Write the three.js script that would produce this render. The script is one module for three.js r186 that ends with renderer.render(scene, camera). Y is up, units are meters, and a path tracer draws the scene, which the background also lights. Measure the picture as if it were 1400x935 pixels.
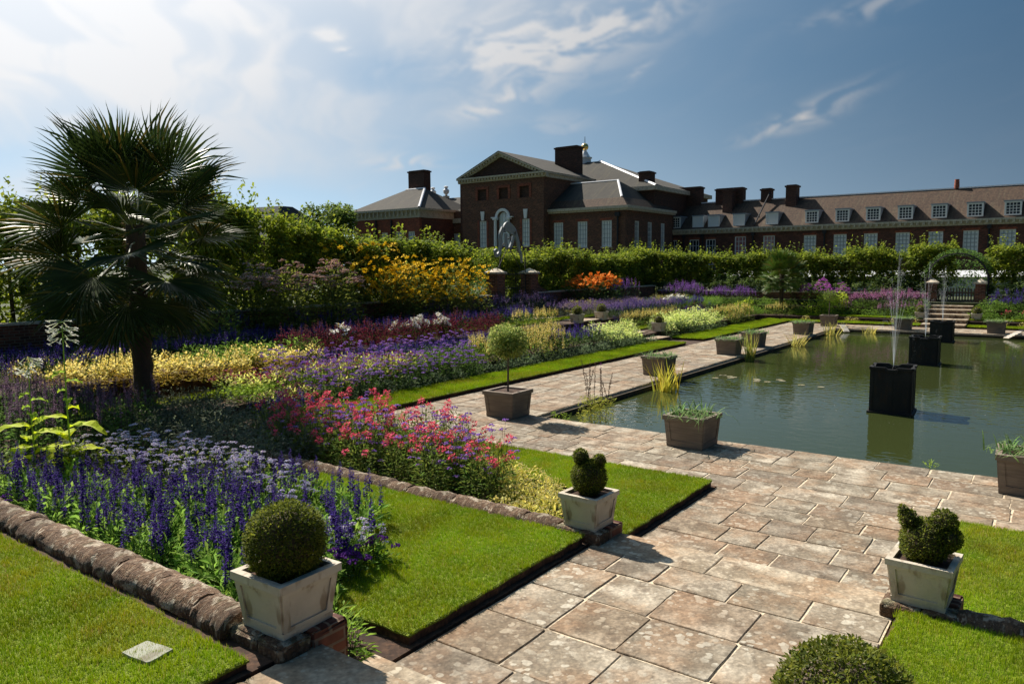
import * as THREE from 'three';
import { mergeGeometries, toCreasedNormals } from 'three/addons/utils/BufferGeometryUtils.js';
import { RoundedBoxGeometry } from 'three/addons/geometries/RoundedBoxGeometry.js';

// ---------- camera, sky, sun, exposure ----------
const scene = new THREE.Scene();
const camera = new THREE.PerspectiveCamera(48.99, 1024 / 683, 0.1, 4000);
camera.position.set(2.277, 3.0, 0);
camera.rotation.set(-0.1008, 0.6319, -0.0082, 'YXZ');

const renderer = new THREE.WebGLRenderer({ antialias: true });
renderer.toneMapping = THREE.LinearToneMapping;
renderer.toneMappingExposure = 1.66;
renderer.shadowMap.enabled = true;

const SUN = new THREE.Vector3(-1.5, 1.42, -0.42).normalize();
const sun = new THREE.DirectionalLight(0xfff4e6, 5);
sun.name = 'sun';
sun.position.copy(SUN).multiplyScalar(120).add(new THREE.Vector3(-10, 0, -25));
sun.target.position.set(-10, 0, -25);
sun.castShadow = true;
sun.shadow.mapSize.set(4096, 4096);
Object.assign(sun.shadow.camera, { left: -70, right: 70, top: 70, bottom: -70, near: 1, far: 320 });
scene.add(sun, sun.target);

// ---------- random numbers and noise ----------
let seed = 12345;
function reseed(s) { seed = s >>> 0; }
function rnd(a = 1, b) {
  seed = (seed + 0x6d2b79f5) >>> 0;
  let t = seed; t = Math.imul(t ^ (t >>> 15), t | 1); t ^= t + Math.imul(t ^ (t >>> 7), t | 61);
  const r = ((t ^ (t >>> 14)) >>> 0) / 4294967296;
  return b === undefined ? r * a : a + (b - a) * r;
}
const pick = (a) => a[Math.min(a.length - 1, Math.floor(rnd() * a.length))];
const clamp = (x, a = 0, b = 1) => Math.min(b, Math.max(a, x));
const smooth = (a, b, x) => { const t = clamp((x - a) / (b - a)); return t * t * (3 - 2 * t); };
const mixc = (a, b, t) => [a[0] + (b[0] - a[0]) * t, a[1] + (b[1] - a[1]) * t, a[2] + (b[2] - a[2]) * t];
const hash2 = (x, y, s) => { let h = Math.imul(x, 374761393) + Math.imul(y, 668265263) + Math.imul(s, 2147483647 ^ 0x5bd1e995); h = Math.imul(h ^ (h >>> 13), 1274126177); return ((h ^ (h >>> 16)) >>> 0) / 4294967296; };
function vnoise(x, y, px, py, s) {   // value noise, repeating after px, py cells
  const xi = Math.floor(x), yi = Math.floor(y), fx = x - xi, fy = y - yi;
  const u = fx * fx * (3 - 2 * fx), v = fy * fy * (3 - 2 * fy), m = (a, n) => ((a % n) + n) % n;
  const a = hash2(m(xi, px), m(yi, py), s), b = hash2(m(xi + 1, px), m(yi, py), s), c = hash2(m(xi, px), m(yi + 1, py), s), d = hash2(m(xi + 1, px), m(yi + 1, py), s);
  return (a + (b - a) * u) * (1 - v) + (c + (d - c) * u) * v;
}
function fbm(x, y, px, py, oct, s) { let f = 0, a = 0.5, n = 0; for (let i = 0; i < oct; i++) { f += a * vnoise(x, y, px, py, s + i); n += a; x *= 2; y *= 2; px *= 2; py *= 2; a *= 0.5; } return f / n; }

// ---------- the sky: air brighter towards the sun and the horizon, thin high cloud ----------
function makeSky() {
  const W = 2560, Hh = 1280, data = new Float32Array(W * Hh * 4), BIG = 4096;
  // wisps of cirrus: azimuth (degrees east of -z), elevation, length, width, slope, strength
  const wisps = [[-35, 15.5, 8, 2.6, 0.12, 0.55], [-29, 17, 7, 1.6, 0.2, 0.5], [-36.5, 12.3, 5, 1.0, 0.45, 0.5], [-33, 10.6, 3, 0.9, 0.1, 0.25], [-14.6, 10.6, 4.2, 0.75, 0.3, 0.75], [-11, 16.8, 5, 0.7, 0.2, 0.3],
    [-49.3, 16.3, 1.4, 0.5, -0.1, 0.6], [-48.2, 15.2, 0.9, 0.3, -0.1, 0.5], [-18.6, 9.3, 1.8, 0.45, 0.25, 0.35], [-44, 7.5, 4, 0.6, -0.1, 0.4], [-27, 13.8, 2.5, 0.5, 0.8, 0.25], [20, 22, 9, 2, 0.2, 0.5], [60, 15, 8, 1.5, 0.1, 0.5], [120, 20, 10, 2, -0.2, 0.5], [-170, 14, 9, 1.6, 0.2, 0.5], [-120, 24, 9, 2.4, 0.15, 0.5]];
  for (let j = 0; j < Hh; j++) {
    const el = ((j + 0.5) / Hh - 0.5) * Math.PI, y = Math.sin(el), c = Math.cos(el), eld = el * 180 / Math.PI;
    for (let i = 0; i < W; i++) {
      const k = (j * W + i) * 4; data[k + 3] = 1;
      if (eld < -1) { data[k] = 0.16; data[k + 1] = 0.18; data[k + 2] = 0.17; continue; }
      const a = ((i + 0.5) / W - 0.5) * 2 * Math.PI, x = c * Math.cos(a), z = c * Math.sin(a);
      const ct = clamp(x * SUN.x + y * SUN.y + z * SUN.z, -1, 1), th = Math.acos(ct) * 180 / Math.PI;
      const w0 = Math.exp(-Math.max(eld, 0) / 7.5), g1 = Math.exp(-th / 12), gg = Math.exp(-Math.pow(th / 50, 2));
      const ray = 0.74 * (1 + ct * ct);   // air scatters most towards and away from the sun
      const zen = [0.070 * gg + 0.009 * ray + 0.9 * g1, 0.176 * gg + 0.040 * ray + 0.9 * g1, 0.28 * gg + 0.096 * ray + 0.9 * g1], hor = [0.92 * gg + 0.055 * ray, 1.12 * gg + 0.105 * ray, 1.22 * gg + 0.16 * ray];
      let col = mixc(zen, hor, w0);
      // cirrus
      const azd = Math.atan2(x, -z) * 180 / Math.PI, q = 1 / (y + 0.18), u = x * q * 2.2, w = z * q * 2.2;
      const wx = fbm(u * 1.3 + 40, w * 1.3 + 40, BIG, BIG, 3, 71) - 0.5, wy = fbm(u * 1.3 + 90, w * 1.3 + 20, BIG, BIG, 3, 72) - 0.5;
      const st = fbm((u * 0.8 + w * 0.6) * 1.1 + wx * 2.2 + 200, (w * 0.8 - u * 0.6) * 4.2 + wy * 2.2 + 200, BIG, BIG, 6, 73);
      const big = fbm(u * 0.55 + 300, w * 0.55 + 300, BIG, BIG, 3, 74);
      const fine = fbm(azd * 0.55 + wx * 7 + 500, eld * 1.9 - azd * 0.4 + wy * 7 + 500, BIG, BIG, 6, 75);
      let veil = smooth(0.47, 0.74, st * 0.6 + big * 0.47) * (0.03 + 0.95 * Math.exp(-Math.pow(th / 38, 4)));
      let dens = veil * 0.6 + 0.9 * Math.exp(-Math.pow(th / 41, 4)) * smooth(0.15, 0.6, big) + 0.35 * Math.exp(-Math.pow(th / 36, 4)) * w0;
      for (const [A, E, L, Wd, sl, S] of wisps) {
        let da = azd - A; if (da > 180) da -= 360; if (da < -180) da += 360;
        if (Math.abs(da) > L * 2.2) continue;
        const de = eld - E, al = (da + de * sl) / L, ac = (de - da * sl + wy * 1.6) / Wd;
        const f = Math.exp(-al * al * 1.6 - ac * ac * 1.3);
        if (f > 0.01) dens += S * f * smooth(0.3, 0.75, fine) * 1.5;
      }
      dens = clamp(dens, 0, 0.95);
      const lit = 0.26 + 0.40 * Math.exp(-Math.pow(th / 42, 2)) + 0.8 * g1;
      col = mixc(col, [lit, lit * 1.0, lit * 1.01], dens);
      data[k] = col[0]; data[k + 1] = col[1]; data[k + 2] = col[2];
    }
  }
  const t = new THREE.DataTexture(data, W, Hh, THREE.RGBAFormat, THREE.FloatType);
  t.mapping = THREE.EquirectangularReflectionMapping; t.magFilter = THREE.LinearFilter; t.minFilter = THREE.LinearFilter; t.needsUpdate = true;
  return t;
}
const skyTexture = makeSky();
scene.background = skyTexture; scene.environment = skyTexture;

// ---------- textures ----------
function makeTex(w, h, fn, srgb = true) {   // fn(u, v, x, y) -> [r, g, b] as sRGB 0..1, or a number
  const d = new Uint8Array(w * h * 4);
  for (let y = 0; y < h; y++) for (let x = 0; x < w; x++) {
    const v = fn(x / w, y / h, x, y), k = (y * w + x) * 4, a = typeof v === 'number';
    d[k] = 255 * clamp(a ? v : v[0]); d[k + 1] = 255 * clamp(a ? v : v[1]); d[k + 2] = 255 * clamp(a ? v : v[2]); d[k + 3] = 255;
  }
  const t = new THREE.DataTexture(d, w, h); t.wrapS = t.wrapT = THREE.RepeatWrapping; t.magFilter = THREE.LinearFilter; t.minFilter = THREE.LinearMipmapLinearFilter; t.generateMipmaps = true;
  if (srgb) t.colorSpace = THREE.SRGBColorSpace;
  t.needsUpdate = true; return t;
}
function rep(t, sx, sy = sx) { const c = t.clone(); c.repeat.set(sx, sy); c.needsUpdate = true; return c; }
function spots(n, s, rmin, rmax) { reseed(s); const a = []; for (let i = 0; i < n; i++) a.push([rnd(), rnd(), rnd(rmin, rmax), rnd()]); return a; }
function spotField(list, size) {   // 0..1 strength of irregular blotches, repeating
  const f = new Float32Array(size * size);
  for (const [cx, cy, r, tone] of list) {
    const R = Math.ceil(r * size * 1.5), X = Math.floor(cx * size), Y = Math.floor(cy * size);
    for (let dy = -R; dy <= R; dy++) for (let dx = -R; dx <= R; dx++) {
      const xx = ((X + dx) % size + size) % size, yy = ((Y + dy) % size + size) % size;
      const n = fbm(xx / size * 40, yy / size * 40, 40, 40, 2, 9) - 0.5, dd = Math.hypot(dx, dy) / size / r + n * 1.1;
      const v = smooth(1.05, 0.8, dd) * (0.5 + 0.5 * tone); if (v > f[yy * size + xx]) f[yy * size + xx] = v;
    }
  }
  return f;
}
const S = 512;
const lichenA = spotField(spots(150, 5, 0.006, 0.03), S), lichenB = spotField(spots(260, 6, 0.003, 0.012), S);
const stoneTex = makeTex(S, S, (u, v, x, y) => {
  const n = fbm(u * 5, v * 5, 5, 5, 6, 11), f = fbm(u * 60, v * 60, 60, 60, 3, 12), p = fbm(u * 3, v * 3, 3, 3, 4, 13);
  let c = mixc([0.55, 0.51, 0.44], [0.79, 0.76, 0.69], smooth(0.3, 0.7, n));
  c = mixc(c, [0.60, 0.49, 0.38], smooth(0.48, 0.72, p) * 0.65);
  c = mixc(c, [0.38, 0.33, 0.27], smooth(0.6, 0.8, fbm(u * 9, v * 9, 9, 9, 5, 14)) * 0.5);
  c = c.map((q) => q * (0.8 + 0.4 * f));
  const li = clamp(lichenA[y * S + x] * smooth(0.4, 0.6, fbm(u * 2, v * 2, 2, 2, 3, 15)) + lichenB[y * S + x] * 0.6);
  return mixc(c, [0.86, 0.85, 0.79], li * 0.8);
});
const stoneBump = makeTex(S, S, (u, v, x, y) => 0.5 * fbm(u * 8, v * 8, 8, 8, 6, 11) + 0.4 * fbm(u * 50, v * 50, 50, 50, 3, 12) + 0.08 * lichenA[y * S + x], false);
const kerbTex = makeTex(S, S, (u, v, x, y) => { const n = fbm(u * 6, v * 6, 6, 6, 6, 17), p = smooth(0.52, 0.62, fbm(u * 9, v * 9, 9, 9, 5, 18)), f = fbm(u * 50, v * 50, 50, 50, 3, 19); let c = mixc([0.36, 0.27, 0.20], [0.62, 0.52, 0.42], n); c = mixc(c, [0.84, 0.81, 0.74], clamp(p * 0.85 + lichenA[y * S + x] * 0.5)); c = mixc(c, [0.30, 0.30, 0.16], smooth(0.62, 0.75, fbm(u * 4, v * 4, 4, 4, 5, 20)) * 0.6); return c.map((q) => q * (0.7 + 0.55 * f)); });
const fineBump = makeTex(256, 256, (u, v) => fbm(u * 24, v * 24, 24, 24, 4, 31), false);
const castTex = makeTex(256, 256, (u, v) => { const n = fbm(u * 4, v * 4, 4, 4, 6, 21), d = smooth(0.55, 0.8, fbm(u * 12, v * 5, 12, 5, 4, 22)); return mixc([0.80, 0.76, 0.69], [0.93, 0.91, 0.86], n).map((q, k) => q * (1 - (0.2 + 0.04 * k) * d)); });
const woodTex = makeTex(256, 256, (u, v) => { const g = fbm(u * 4, v * 70, 4, 70, 4, 41), n = fbm(u * 3, v * 6, 3, 6, 4, 42); return mixc([0.44, 0.40, 0.36], [0.72, 0.68, 0.63], g * 0.65 + n * 0.45); });
const brickTex = makeTex(512, 512, (u, v) => {   // 8 bricks by 24 courses
  const row = Math.floor(v * 24), uu = u * 8 + (row % 2) * 0.5, col = Math.floor(uu) % 8, fu = uu - Math.floor(uu), fv = v * 24 - row;
  const m = fu < 0.05 || fu > 0.95 || fv < 0.12 || fv > 0.88, k = hash2(col, row, 3), n = fbm(u * 40, v * 40, 40, 40, 3, 51), st = fbm(u * 3, v * 3, 3, 3, 4, 52);
  let c = m ? [0.62, 0.57, 0.50] : mixc([0.36, 0.21, 0.16], [0.64, 0.41, 0.31], k); return c.map((q) => q * (0.72 + 0.3 * n + 0.3 * st));
});
const tileTex = makeTex(512, 512, (u, v) => {   // clay roof tiles, 32 by 20 courses
  const row = Math.floor(v * 20), uu = u * 32 + (row % 2) * 0.5, col = Math.floor(uu) % 32, fv = v * 20 - row, fu = uu - Math.floor(uu), k = hash2(col, row, 8);
  const n = fbm(u * 5, v * 5, 5, 5, 5, 61), st = fbm(u * 22, v * 3, 22, 3, 4, 62);
  let c = mixc([0.40, 0.31, 0.24], [0.64, 0.53, 0.42], k * 0.5 + n * 0.5); c = mixc(c, [0.66, 0.62, 0.50], smooth(0.5, 0.8, st) * 0.5);
  return c.map((q) => q * (fv < 0.14 || fu < 0.06 ? 0.62 : 1) * (0.75 + 0.4 * fbm(u * 50, v * 50, 50, 50, 2, 63)));
});
const slateTex = makeTex(256, 256, (u, v) => { const row = Math.floor(v * 16), k = hash2(Math.floor(u * 20 + (row % 2) * 0.5) % 20, row, 5), n = fbm(u * 4, v * 4, 4, 4, 5, 64), st = smooth(0.5, 0.75, fbm(u * 18, v * 2, 18, 2, 4, 65)); return mixc(mixc([0.42, 0.43, 0.42], [0.58, 0.58, 0.55], k * 0.4 + n * 0.6), [0.68, 0.66, 0.56], st * 0.6); });
const soilTex = makeTex(256, 256, (u, v) => { const n = fbm(u * 30, v * 30, 30, 30, 4, 81); return mixc([0.16, 0.11, 0.08], [0.42, 0.31, 0.23], n * fbm(u * 5, v * 5, 5, 5, 3, 82) * 1.9); });
const turfTex = makeTex(256, 256, (u, v) => { const n = fbm(u * 6, v * 6, 6, 6, 5, 91), f = fbm(u * 60, v * 60, 60, 60, 2, 92); return mixc([0.36, 0.42, 0.08], [0.58, 0.62, 0.14], n * 0.6 + f * 0.5); });
const mortarTex = makeTex(256, 256, (u, v) => { const n = fbm(u * 7, v * 7, 7, 7, 5, 95), f = fbm(u * 50, v * 50, 50, 50, 2, 96); return mixc([0.34, 0.28, 0.22], [0.90, 0.84, 0.74], smooth(0.14, 0.42, n)).map((q) => q * (0.8 + 0.35 * f)); });
const leadTex = makeTex(256, 256, (u, v) => { const n = fbm(u * 6, v * 3, 6, 3, 6, 101), r = smooth(0.55, 0.75, fbm(u * 14, v * 4, 14, 4, 4, 102)); return mixc(mixc([0.10, 0.10, 0.10], [0.26, 0.25, 0.23], n), [0.28, 0.20, 0.13], r * 0.5); });
const rippleTex = makeTex(512, 512, (u, v) => {
  const wx = fbm(u * 6, v * 6, 6, 6, 3, 111), wy = fbm(u * 6, v * 6, 6, 6, 3, 112);
  return 0.55 * fbm(u * 10 + wx * 1.5, v * 26 + wy * 1.5, 10, 26, 3, 113) + 0.45 * fbm(u * 30, v * 50, 30, 50, 2, 114);
}, false);

const std = (o) => new THREE.MeshStandardMaterial({ roughness: 0.85, ...o });
const lin = (r, g, b) => new THREE.Color().setRGB(r, g, b);
const leafMat = (t = 0.35, o = {}) => new THREE.MeshPhysicalMaterial({ vertexColors: true, roughness: 0.85, transmission: t, thickness: 0, ior: 1.35, side: THREE.DoubleSide, specularIntensity: 0.22, ...o });
const M = {
  slab: [[0.63, 0.61, 0.57], [0.74, 0.71, 0.67], [0.53, 0.50, 0.47], [0.67, 0.60, 0.54], [0.79, 0.76, 0.72], [0.58, 0.51, 0.44], [0.67, 0.65, 0.62]].map((c) => std({ color: lin(...c), map: stoneTex, bumpMap: stoneBump, bumpScale: 0.012, roughness: 0.9 })),
  nosing: std({ color: lin(0.85, 0.80, 0.73), map: stoneTex, bumpMap: stoneBump, bumpScale: 0.01, roughness: 0.9 }),
  mortar: std({ color: lin(0.78, 0.76, 0.71), map: mortarTex, bumpMap: fineBump, bumpScale: 0.006, roughness: 0.95 }),
  kerb: [[0.62, 0.58, 0.53], [0.50, 0.47, 0.42], [0.72, 0.68, 0.62]].map((c) => std({ color: lin(...c), map: rep(kerbTex, 1.1), bumpMap: rep(stoneBump, 1.6), bumpScale: 0.03, roughness: 0.95 })),
  cast: std({ color: lin(0.72, 0.70, 0.66), map: rep(castTex, 1.4), bumpMap: rep(fineBump, 2), bumpScale: 0.003, roughness: 0.85 }),
  wood: std({ color: lin(0.62, 0.58, 0.53), map: woodTex, bumpMap: woodTex, bumpScale: 0.003, roughness: 0.8 }),
  brick: std({ color: lin(0.50, 0.42, 0.37), map: rep(brickTex, 1 / 1.8), roughness: 0.9 }),
  brickRed: std({ color: lin(0.85, 0.45, 0.36), map: rep(brickTex, 1 / 1.8), roughness: 0.9 }),
  brickPurple: std({ color: lin(0.40, 0.29, 0.28), map: rep(brickTex, 1 / 1.8), roughness: 0.9 }),
  brickDark: std({ color: lin(0.22, 0.19, 0.18), map: rep(brickTex, 1 / 1.8), roughness: 0.9 }),
  gardenBrick: std({ color: lin(0.55, 0.46, 0.40), map: rep(brickTex, 1 / 1.8), bumpMap: rep(brickTex, 1 / 1.8), bumpScale: 0.006, roughness: 0.9 }),
  tile: std({ color: lin(0.32, 0.29, 0.265), map: rep(tileTex, 1 / 4), bumpMap: rep(tileTex, 1 / 4), bumpScale: 0.02, roughness: 0.9 }),
  slate: std({ color: lin(0.18, 0.17, 0.15), map: rep(slateTex, 1 / 4), roughness: 0.95 }),
  leadRoof: std({ color: lin(0.30, 0.34, 0.38), roughness: 0.5, metalness: 0.2 }),
  stoneTrim: std({ color: lin(0.74, 0.70, 0.63), map: castTex, roughness: 0.85 }),
  whiteTrim: std({ color: lin(0.80, 0.79, 0.76), roughness: 0.6 }),
  leadStrip: std({ color: lin(0.75, 0.76, 0.77), roughness: 0.45 }),
  blind: std({ color: lin(0.84, 0.84, 0.80), roughness: 0.3 }),
  blueBlind: std({ color: lin(0.82, 0.84, 0.84), roughness: 0.2 }),
  darkGlass: std({ color: lin(0.02, 0.025, 0.03), roughness: 0.06 }),
  redBlind: std({ color: lin(0.36, 0.14, 0.13), roughness: 0.5 }),
  pinkBlind: std({ color: lin(0.46, 0.26, 0.24), roughness: 0.5 }),
  iron: std({ color: lin(0.025, 0.025, 0.028), roughness: 0.85 }),
  paleMetal: std({ color: lin(0.26, 0.30, 0.31), roughness: 0.55 }),
  gold: std({ color: lin(0.85, 0.60, 0.20), roughness: 0.25, metalness: 1 }),
  soil: std({ color: lin(0.8, 0.8, 0.8), map: rep(soilTex, 1.2), bumpMap: rep(soilTex, 1.2), bumpScale: 0.03, roughness: 1 }),
  turf: std({ color: lin(0.75, 0.8, 0.6), map: turfTex, bumpMap: rep(fineBump, 4), bumpScale: 0.02, roughness: 1 }),
  field: std({ color: lin(0.045, 0.06, 0.02), roughness: 1 }),
  lead: std({ color: lin(0.7, 0.7, 0.7), map: leadTex, bumpMap: rep(fineBump, 2), bumpScale: 0.004, roughness: 0.6, metalness: 0.2 }),
  poolWall: std({ color: lin(0.16, 0.14, 0.10), map: stoneTex, roughness: 0.9 }),
  water: new THREE.MeshPhysicalMaterial({ color: lin(0.036, 0.047, 0.014), roughness: 0.03, ior: 1.33, bumpMap: rep(rippleTex, 1 / 4.2), bumpScale: 0.0045 }),
  jet: new THREE.MeshPhysicalMaterial({ color: lin(0.9, 0.93, 0.95), roughness: 0.15, transmission: 0.72, thickness: 0, ior: 1.33 }),
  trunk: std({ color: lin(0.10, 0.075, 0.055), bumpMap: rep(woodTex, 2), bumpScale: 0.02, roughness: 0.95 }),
  palmTrunk: std({ color: lin(0.075, 0.055, 0.04), roughness: 1 }),
  leaf: leafMat(0.58), grass: leafMat(0.45, { roughness: 0.7 }), petal: leafMat(0.25, { roughness: 0.9, specularIntensity: 0.2 }), frond: leafMat(0.35, { roughness: 0.5, specularIntensity: 0.8 }),
  white: std({ color: lin(0.55, 0.56, 0.57), roughness: 0.6 }), bars: std({ color: lin(0.36, 0.38, 0.39), roughness: 0.6 }), greyRoof: std({ color: lin(0.10, 0.13, 0.17), map: rep(slateTex, 1 / 4), roughness: 1 }),
};
// ---------- geometry helpers ----------
const V = (x, y, z) => new THREE.Vector3(x, y, z);
class MB {   // collects faces of one mesh
  constructor() { this.p = []; this.n = []; this.u = []; this.c = []; this.i = []; this.flat = true; this.hasUv = false; }
  get count() { return this.p.length / 3; }
  v(x, y, z, col) { this.p.push(x, y, z); if (col) this.c.push(col[0], col[1], col[2]); return this.p.length / 3 - 1; }
  tri(a, b, c) { this.i.push(a, b, c); }
  leaf(px, py, pz, dx, dy, dz, sx, sy, sz, len, wid, col, droop = 0.15) {   // folded diamond along d, side s
    const b = this.count, m = 0.45 * len, h = wid / 2;
    this.v(px, py, pz, col); this.v(px + dx * m + sx * h, py + dy * m + sy * h, pz + dz * m + sz * h, col);
    this.v(px + dx * len, py + dy * len - droop * len, pz + dz * len, col); this.v(px + dx * m - sx * h, py + dy * m - sy * h, pz + dz * m - sz * h, col);
    this.i.push(b, b + 1, b + 2, b, b + 2, b + 3);
  }
  leafDir(p, d, len, wid, col, droop = 0.15) {   // side vector chosen level with a random roll
    let sx = d.z, sz = -d.x, sy = rnd(-0.7, 0.7); const l = Math.hypot(sx, sy, sz) || 1;
    this.leaf(p.x, p.y, p.z, d.x, d.y, d.z, sx / l, sy / l, sz / l, len, wid, col, droop);
  }
  leafAny(p, len, wid, col) { const d = dirAny(), e = dirAny(); d.normalize(); const s = d.clone().cross(e).normalize(); this.leaf(p.x, p.y, p.z, d.x, d.y, d.z, s.x, s.y, s.z, len, wid, col, 0.1); }
  tube(pts, r0, r1, seg, col) {
    let prev = null;
    for (let k = 0; k < pts.length; k++) {
      const d = (k < pts.length - 1 ? pts[k + 1].clone().sub(pts[k]) : pts[k].clone().sub(pts[k - 1])).normalize();
      const a = Math.abs(d.y) > 0.9 ? V(1, 0, 0) : V(0, 1, 0), s = d.clone().cross(a).normalize(), t = d.clone().cross(s), r = r0 + (r1 - r0) * k / (pts.length - 1), ring = [];
      for (let q = 0; q < seg; q++) { const an = q / seg * 2 * Math.PI, o = s.clone().multiplyScalar(Math.cos(an) * r).addScaledVector(t, Math.sin(an) * r).add(pts[k]); ring.push(this.v(o.x, o.y, o.z, col)); }
      if (prev) for (let q = 0; q < seg; q++) { const w = (q + 1) % seg; this.i.push(prev[q], ring[q], ring[w], prev[q], ring[w], prev[w]); }
      prev = ring;
    }
  }
  blob(p, r, col, sy = 1) {   // small octahedron-like puff
    const b = this.count; for (const [x, y, z] of [[1, 0, 0], [-1, 0, 0], [0, 1, 0], [0, -1, 0], [0, 0, 1], [0, 0, -1]]) this.v(p.x + x * r, p.y + y * r * sy, p.z + z * r, col);
    for (const [x, y, z] of [[0, 2, 4], [4, 2, 1], [1, 2, 5], [5, 2, 0], [4, 3, 0], [1, 3, 4], [5, 3, 1], [0, 3, 5]]) this.i.push(b + x, b + y, b + z);
  }
  geo() {
    const g = new THREE.BufferGeometry(); g.setAttribute('position', new THREE.Float32BufferAttribute(this.p, 3));
    if (this.c.length) g.setAttribute('color', new THREE.Float32BufferAttribute(this.c, 3));
    g.setIndex(this.i); return g;
  }
}
function dirAny() { let x, y, z, l; do { x = rnd(-1, 1); y = rnd(-1, 1); z = rnd(-1, 1); l = x * x + y * y + z * z; } while (l > 1 || l < 1e-4); l = Math.sqrt(l); return V(x / l, y / l, z / l); }
function metreUV(g) {   // uv in metres from the face that each vertex belongs to
  if (g.index) g = g.toNonIndexed();
  if (!g.attributes.normal) g.computeVertexNormals();
  const p = g.attributes.position, n = g.attributes.normal, uv = new Float32Array(p.count * 2);
  for (let f = 0; f < p.count; f += 3) {
    let nx = 0, ny = 0, nz = 0; for (let k = 0; k < 3; k++) { nx += n.getX(f + k); ny += n.getY(f + k); nz += n.getZ(f + k); }
    const ax = Math.abs(nx), ay = Math.abs(ny), az = Math.abs(nz);
    for (let k = 0; k < 3; k++) { const x = p.getX(f + k), y = p.getY(f + k), z = p.getZ(f + k); const i = (f + k) * 2; if (ax > ay && ax > az) { uv[i] = z; uv[i + 1] = y; } else if (ay > az) { uv[i] = x; uv[i + 1] = z; } else { uv[i] = x; uv[i + 1] = y; } }
  }
  g.setAttribute('uv', new THREE.BufferAttribute(uv, 2)); return g;
}
const bx = (x0, x1, y0, y1, z0, z1) => new THREE.BoxGeometry(Math.abs(x1 - x0), Math.abs(y1 - y0), Math.abs(z1 - z0)).translate((x0 + x1) / 2, (y0 + y1) / 2, (z0 + z1) / 2);
function poly(pts, faces) {   // flat-faced solid from points and polygons
  const pos = []; for (const f of faces) for (let k = 1; k < f.length - 1; k++) for (const q of [f[0], f[k], f[k + 1]]) pos.push(...pts[q]);
  const g = new THREE.BufferGeometry(); g.setAttribute('position', new THREE.Float32BufferAttribute(pos, 3)); g.computeVertexNormals(); return g;
}
const hexa = (b, t) => poly([...b, ...t], [[3, 2, 1, 0], [4, 5, 6, 7], [0, 1, 5, 4], [1, 2, 6, 5], [2, 3, 7, 6], [3, 0, 4, 7]]);   // b, t: four corners each, counter-clockwise from above... 
const rect4 = (x0, x1, z0, z1, y) => [[x0, y, z1], [x1, y, z1], [x1, y, z0], [x0, y, z0]];   // z1 is the near side
const join = (list) => { list = list.map((g) => { g = g.index ? g.toNonIndexed() : g; for (const k of Object.keys(g.attributes)) if (k !== 'position' && k !== 'normal') g.deleteAttribute(k); return g; }); return metreUV(list.length === 1 ? list[0] : mergeGeometries(list)); };
const used = {};
function numbered(n) { used[n] = (used[n] ?? -1) + 1; return used[n] ? n + '_' + String(used[n]).padStart(3, '0') : n; }
function toneLeaves(geo, most) {   // the palettes give a leaf's reflected colour; a thin leaf passes about as much light again, so the sheet's own colour is that much higher
  const c = geo.attributes.color; if (!c || geo.userData.toned) return; geo.userData.toned = true;
  for (let i = 0; i < c.array.length; i += 3) { const f = Math.min(most, 0.85 / Math.max(c.array[i], c.array[i + 1], c.array[i + 2], 0.01)); for (let k = 0; k < 3; k++) c.array[i + k] *= f; }
}
function mesh(name, geo, mat, parent) {
  if (mat === M.leaf || mat === M.frond || mat === M.petal) toneLeaves(geo, mat === M.petal ? 1.35 : 1.9);
  const m = new THREE.Mesh(geo, mat); m.castShadow = m.receiveShadow = true; m.name = parent ? name : numbered(name); (parent || scene).add(m); return m;
}
function obj(name, list, mat, parent) { return mesh(name, join(Array.isArray(list) ? list : [list]), mat, parent); }
function tag(o, label, category, group, kind) { o.userData = { label, category }; if (group) o.userData.group = group; if (kind) o.userData.kind = kind; return o; }
function thing(name, label, category, pos = [0, 0, 0], turn = 0, group) {
  const o = new THREE.Group(); o.name = numbered(name); o.position.set(...pos); o.rotation.y = turn; scene.add(o); return tag(o, label, category, group);
}
function struct(name, list, mat, label, category) { const m = obj(name, list, mat); return tag(m, label, category, null, 'structure'); }
function copyOf(proto, name, label, category, pos, turn, sc = 1, group) {
  const r = proto.clone(); r.name = numbered(name); r.position.set(...pos); r.rotation.y = turn; if (Array.isArray(sc)) r.scale.set(...sc); else r.scale.setScalar(sc); r.userData = {}; tag(r, label, category, group); scene.add(r); return r;
}
function scatter(poly2, spacing, jit = 0.35) {   // points inside a polygon of [x, z]
  const xs = poly2.map((p) => p[0]), zs = poly2.map((p) => p[1]), out = [];
  const inside = (x, z) => { let c = false; for (let i = 0, j = poly2.length - 1; i < poly2.length; j = i++) { const [xi, zi] = poly2[i], [xj, zj] = poly2[j]; if ((zi > z) !== (zj > z) && x < (xj - xi) * (z - zi) / (zj - zi) + xi) c = !c; } return c; };
  let r = 0;
  for (let z = Math.min(...zs); z <= Math.max(...zs); z += spacing * 0.87, r++) for (let x = Math.min(...xs) + (r % 2) * spacing / 2; x <= Math.max(...xs); x += spacing) {
    const a = x + rnd(-jit, jit) * spacing, b = z + rnd(-jit, jit) * spacing; if (inside(a, b)) out.push([a, b]);
  }
  return out;
}

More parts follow.
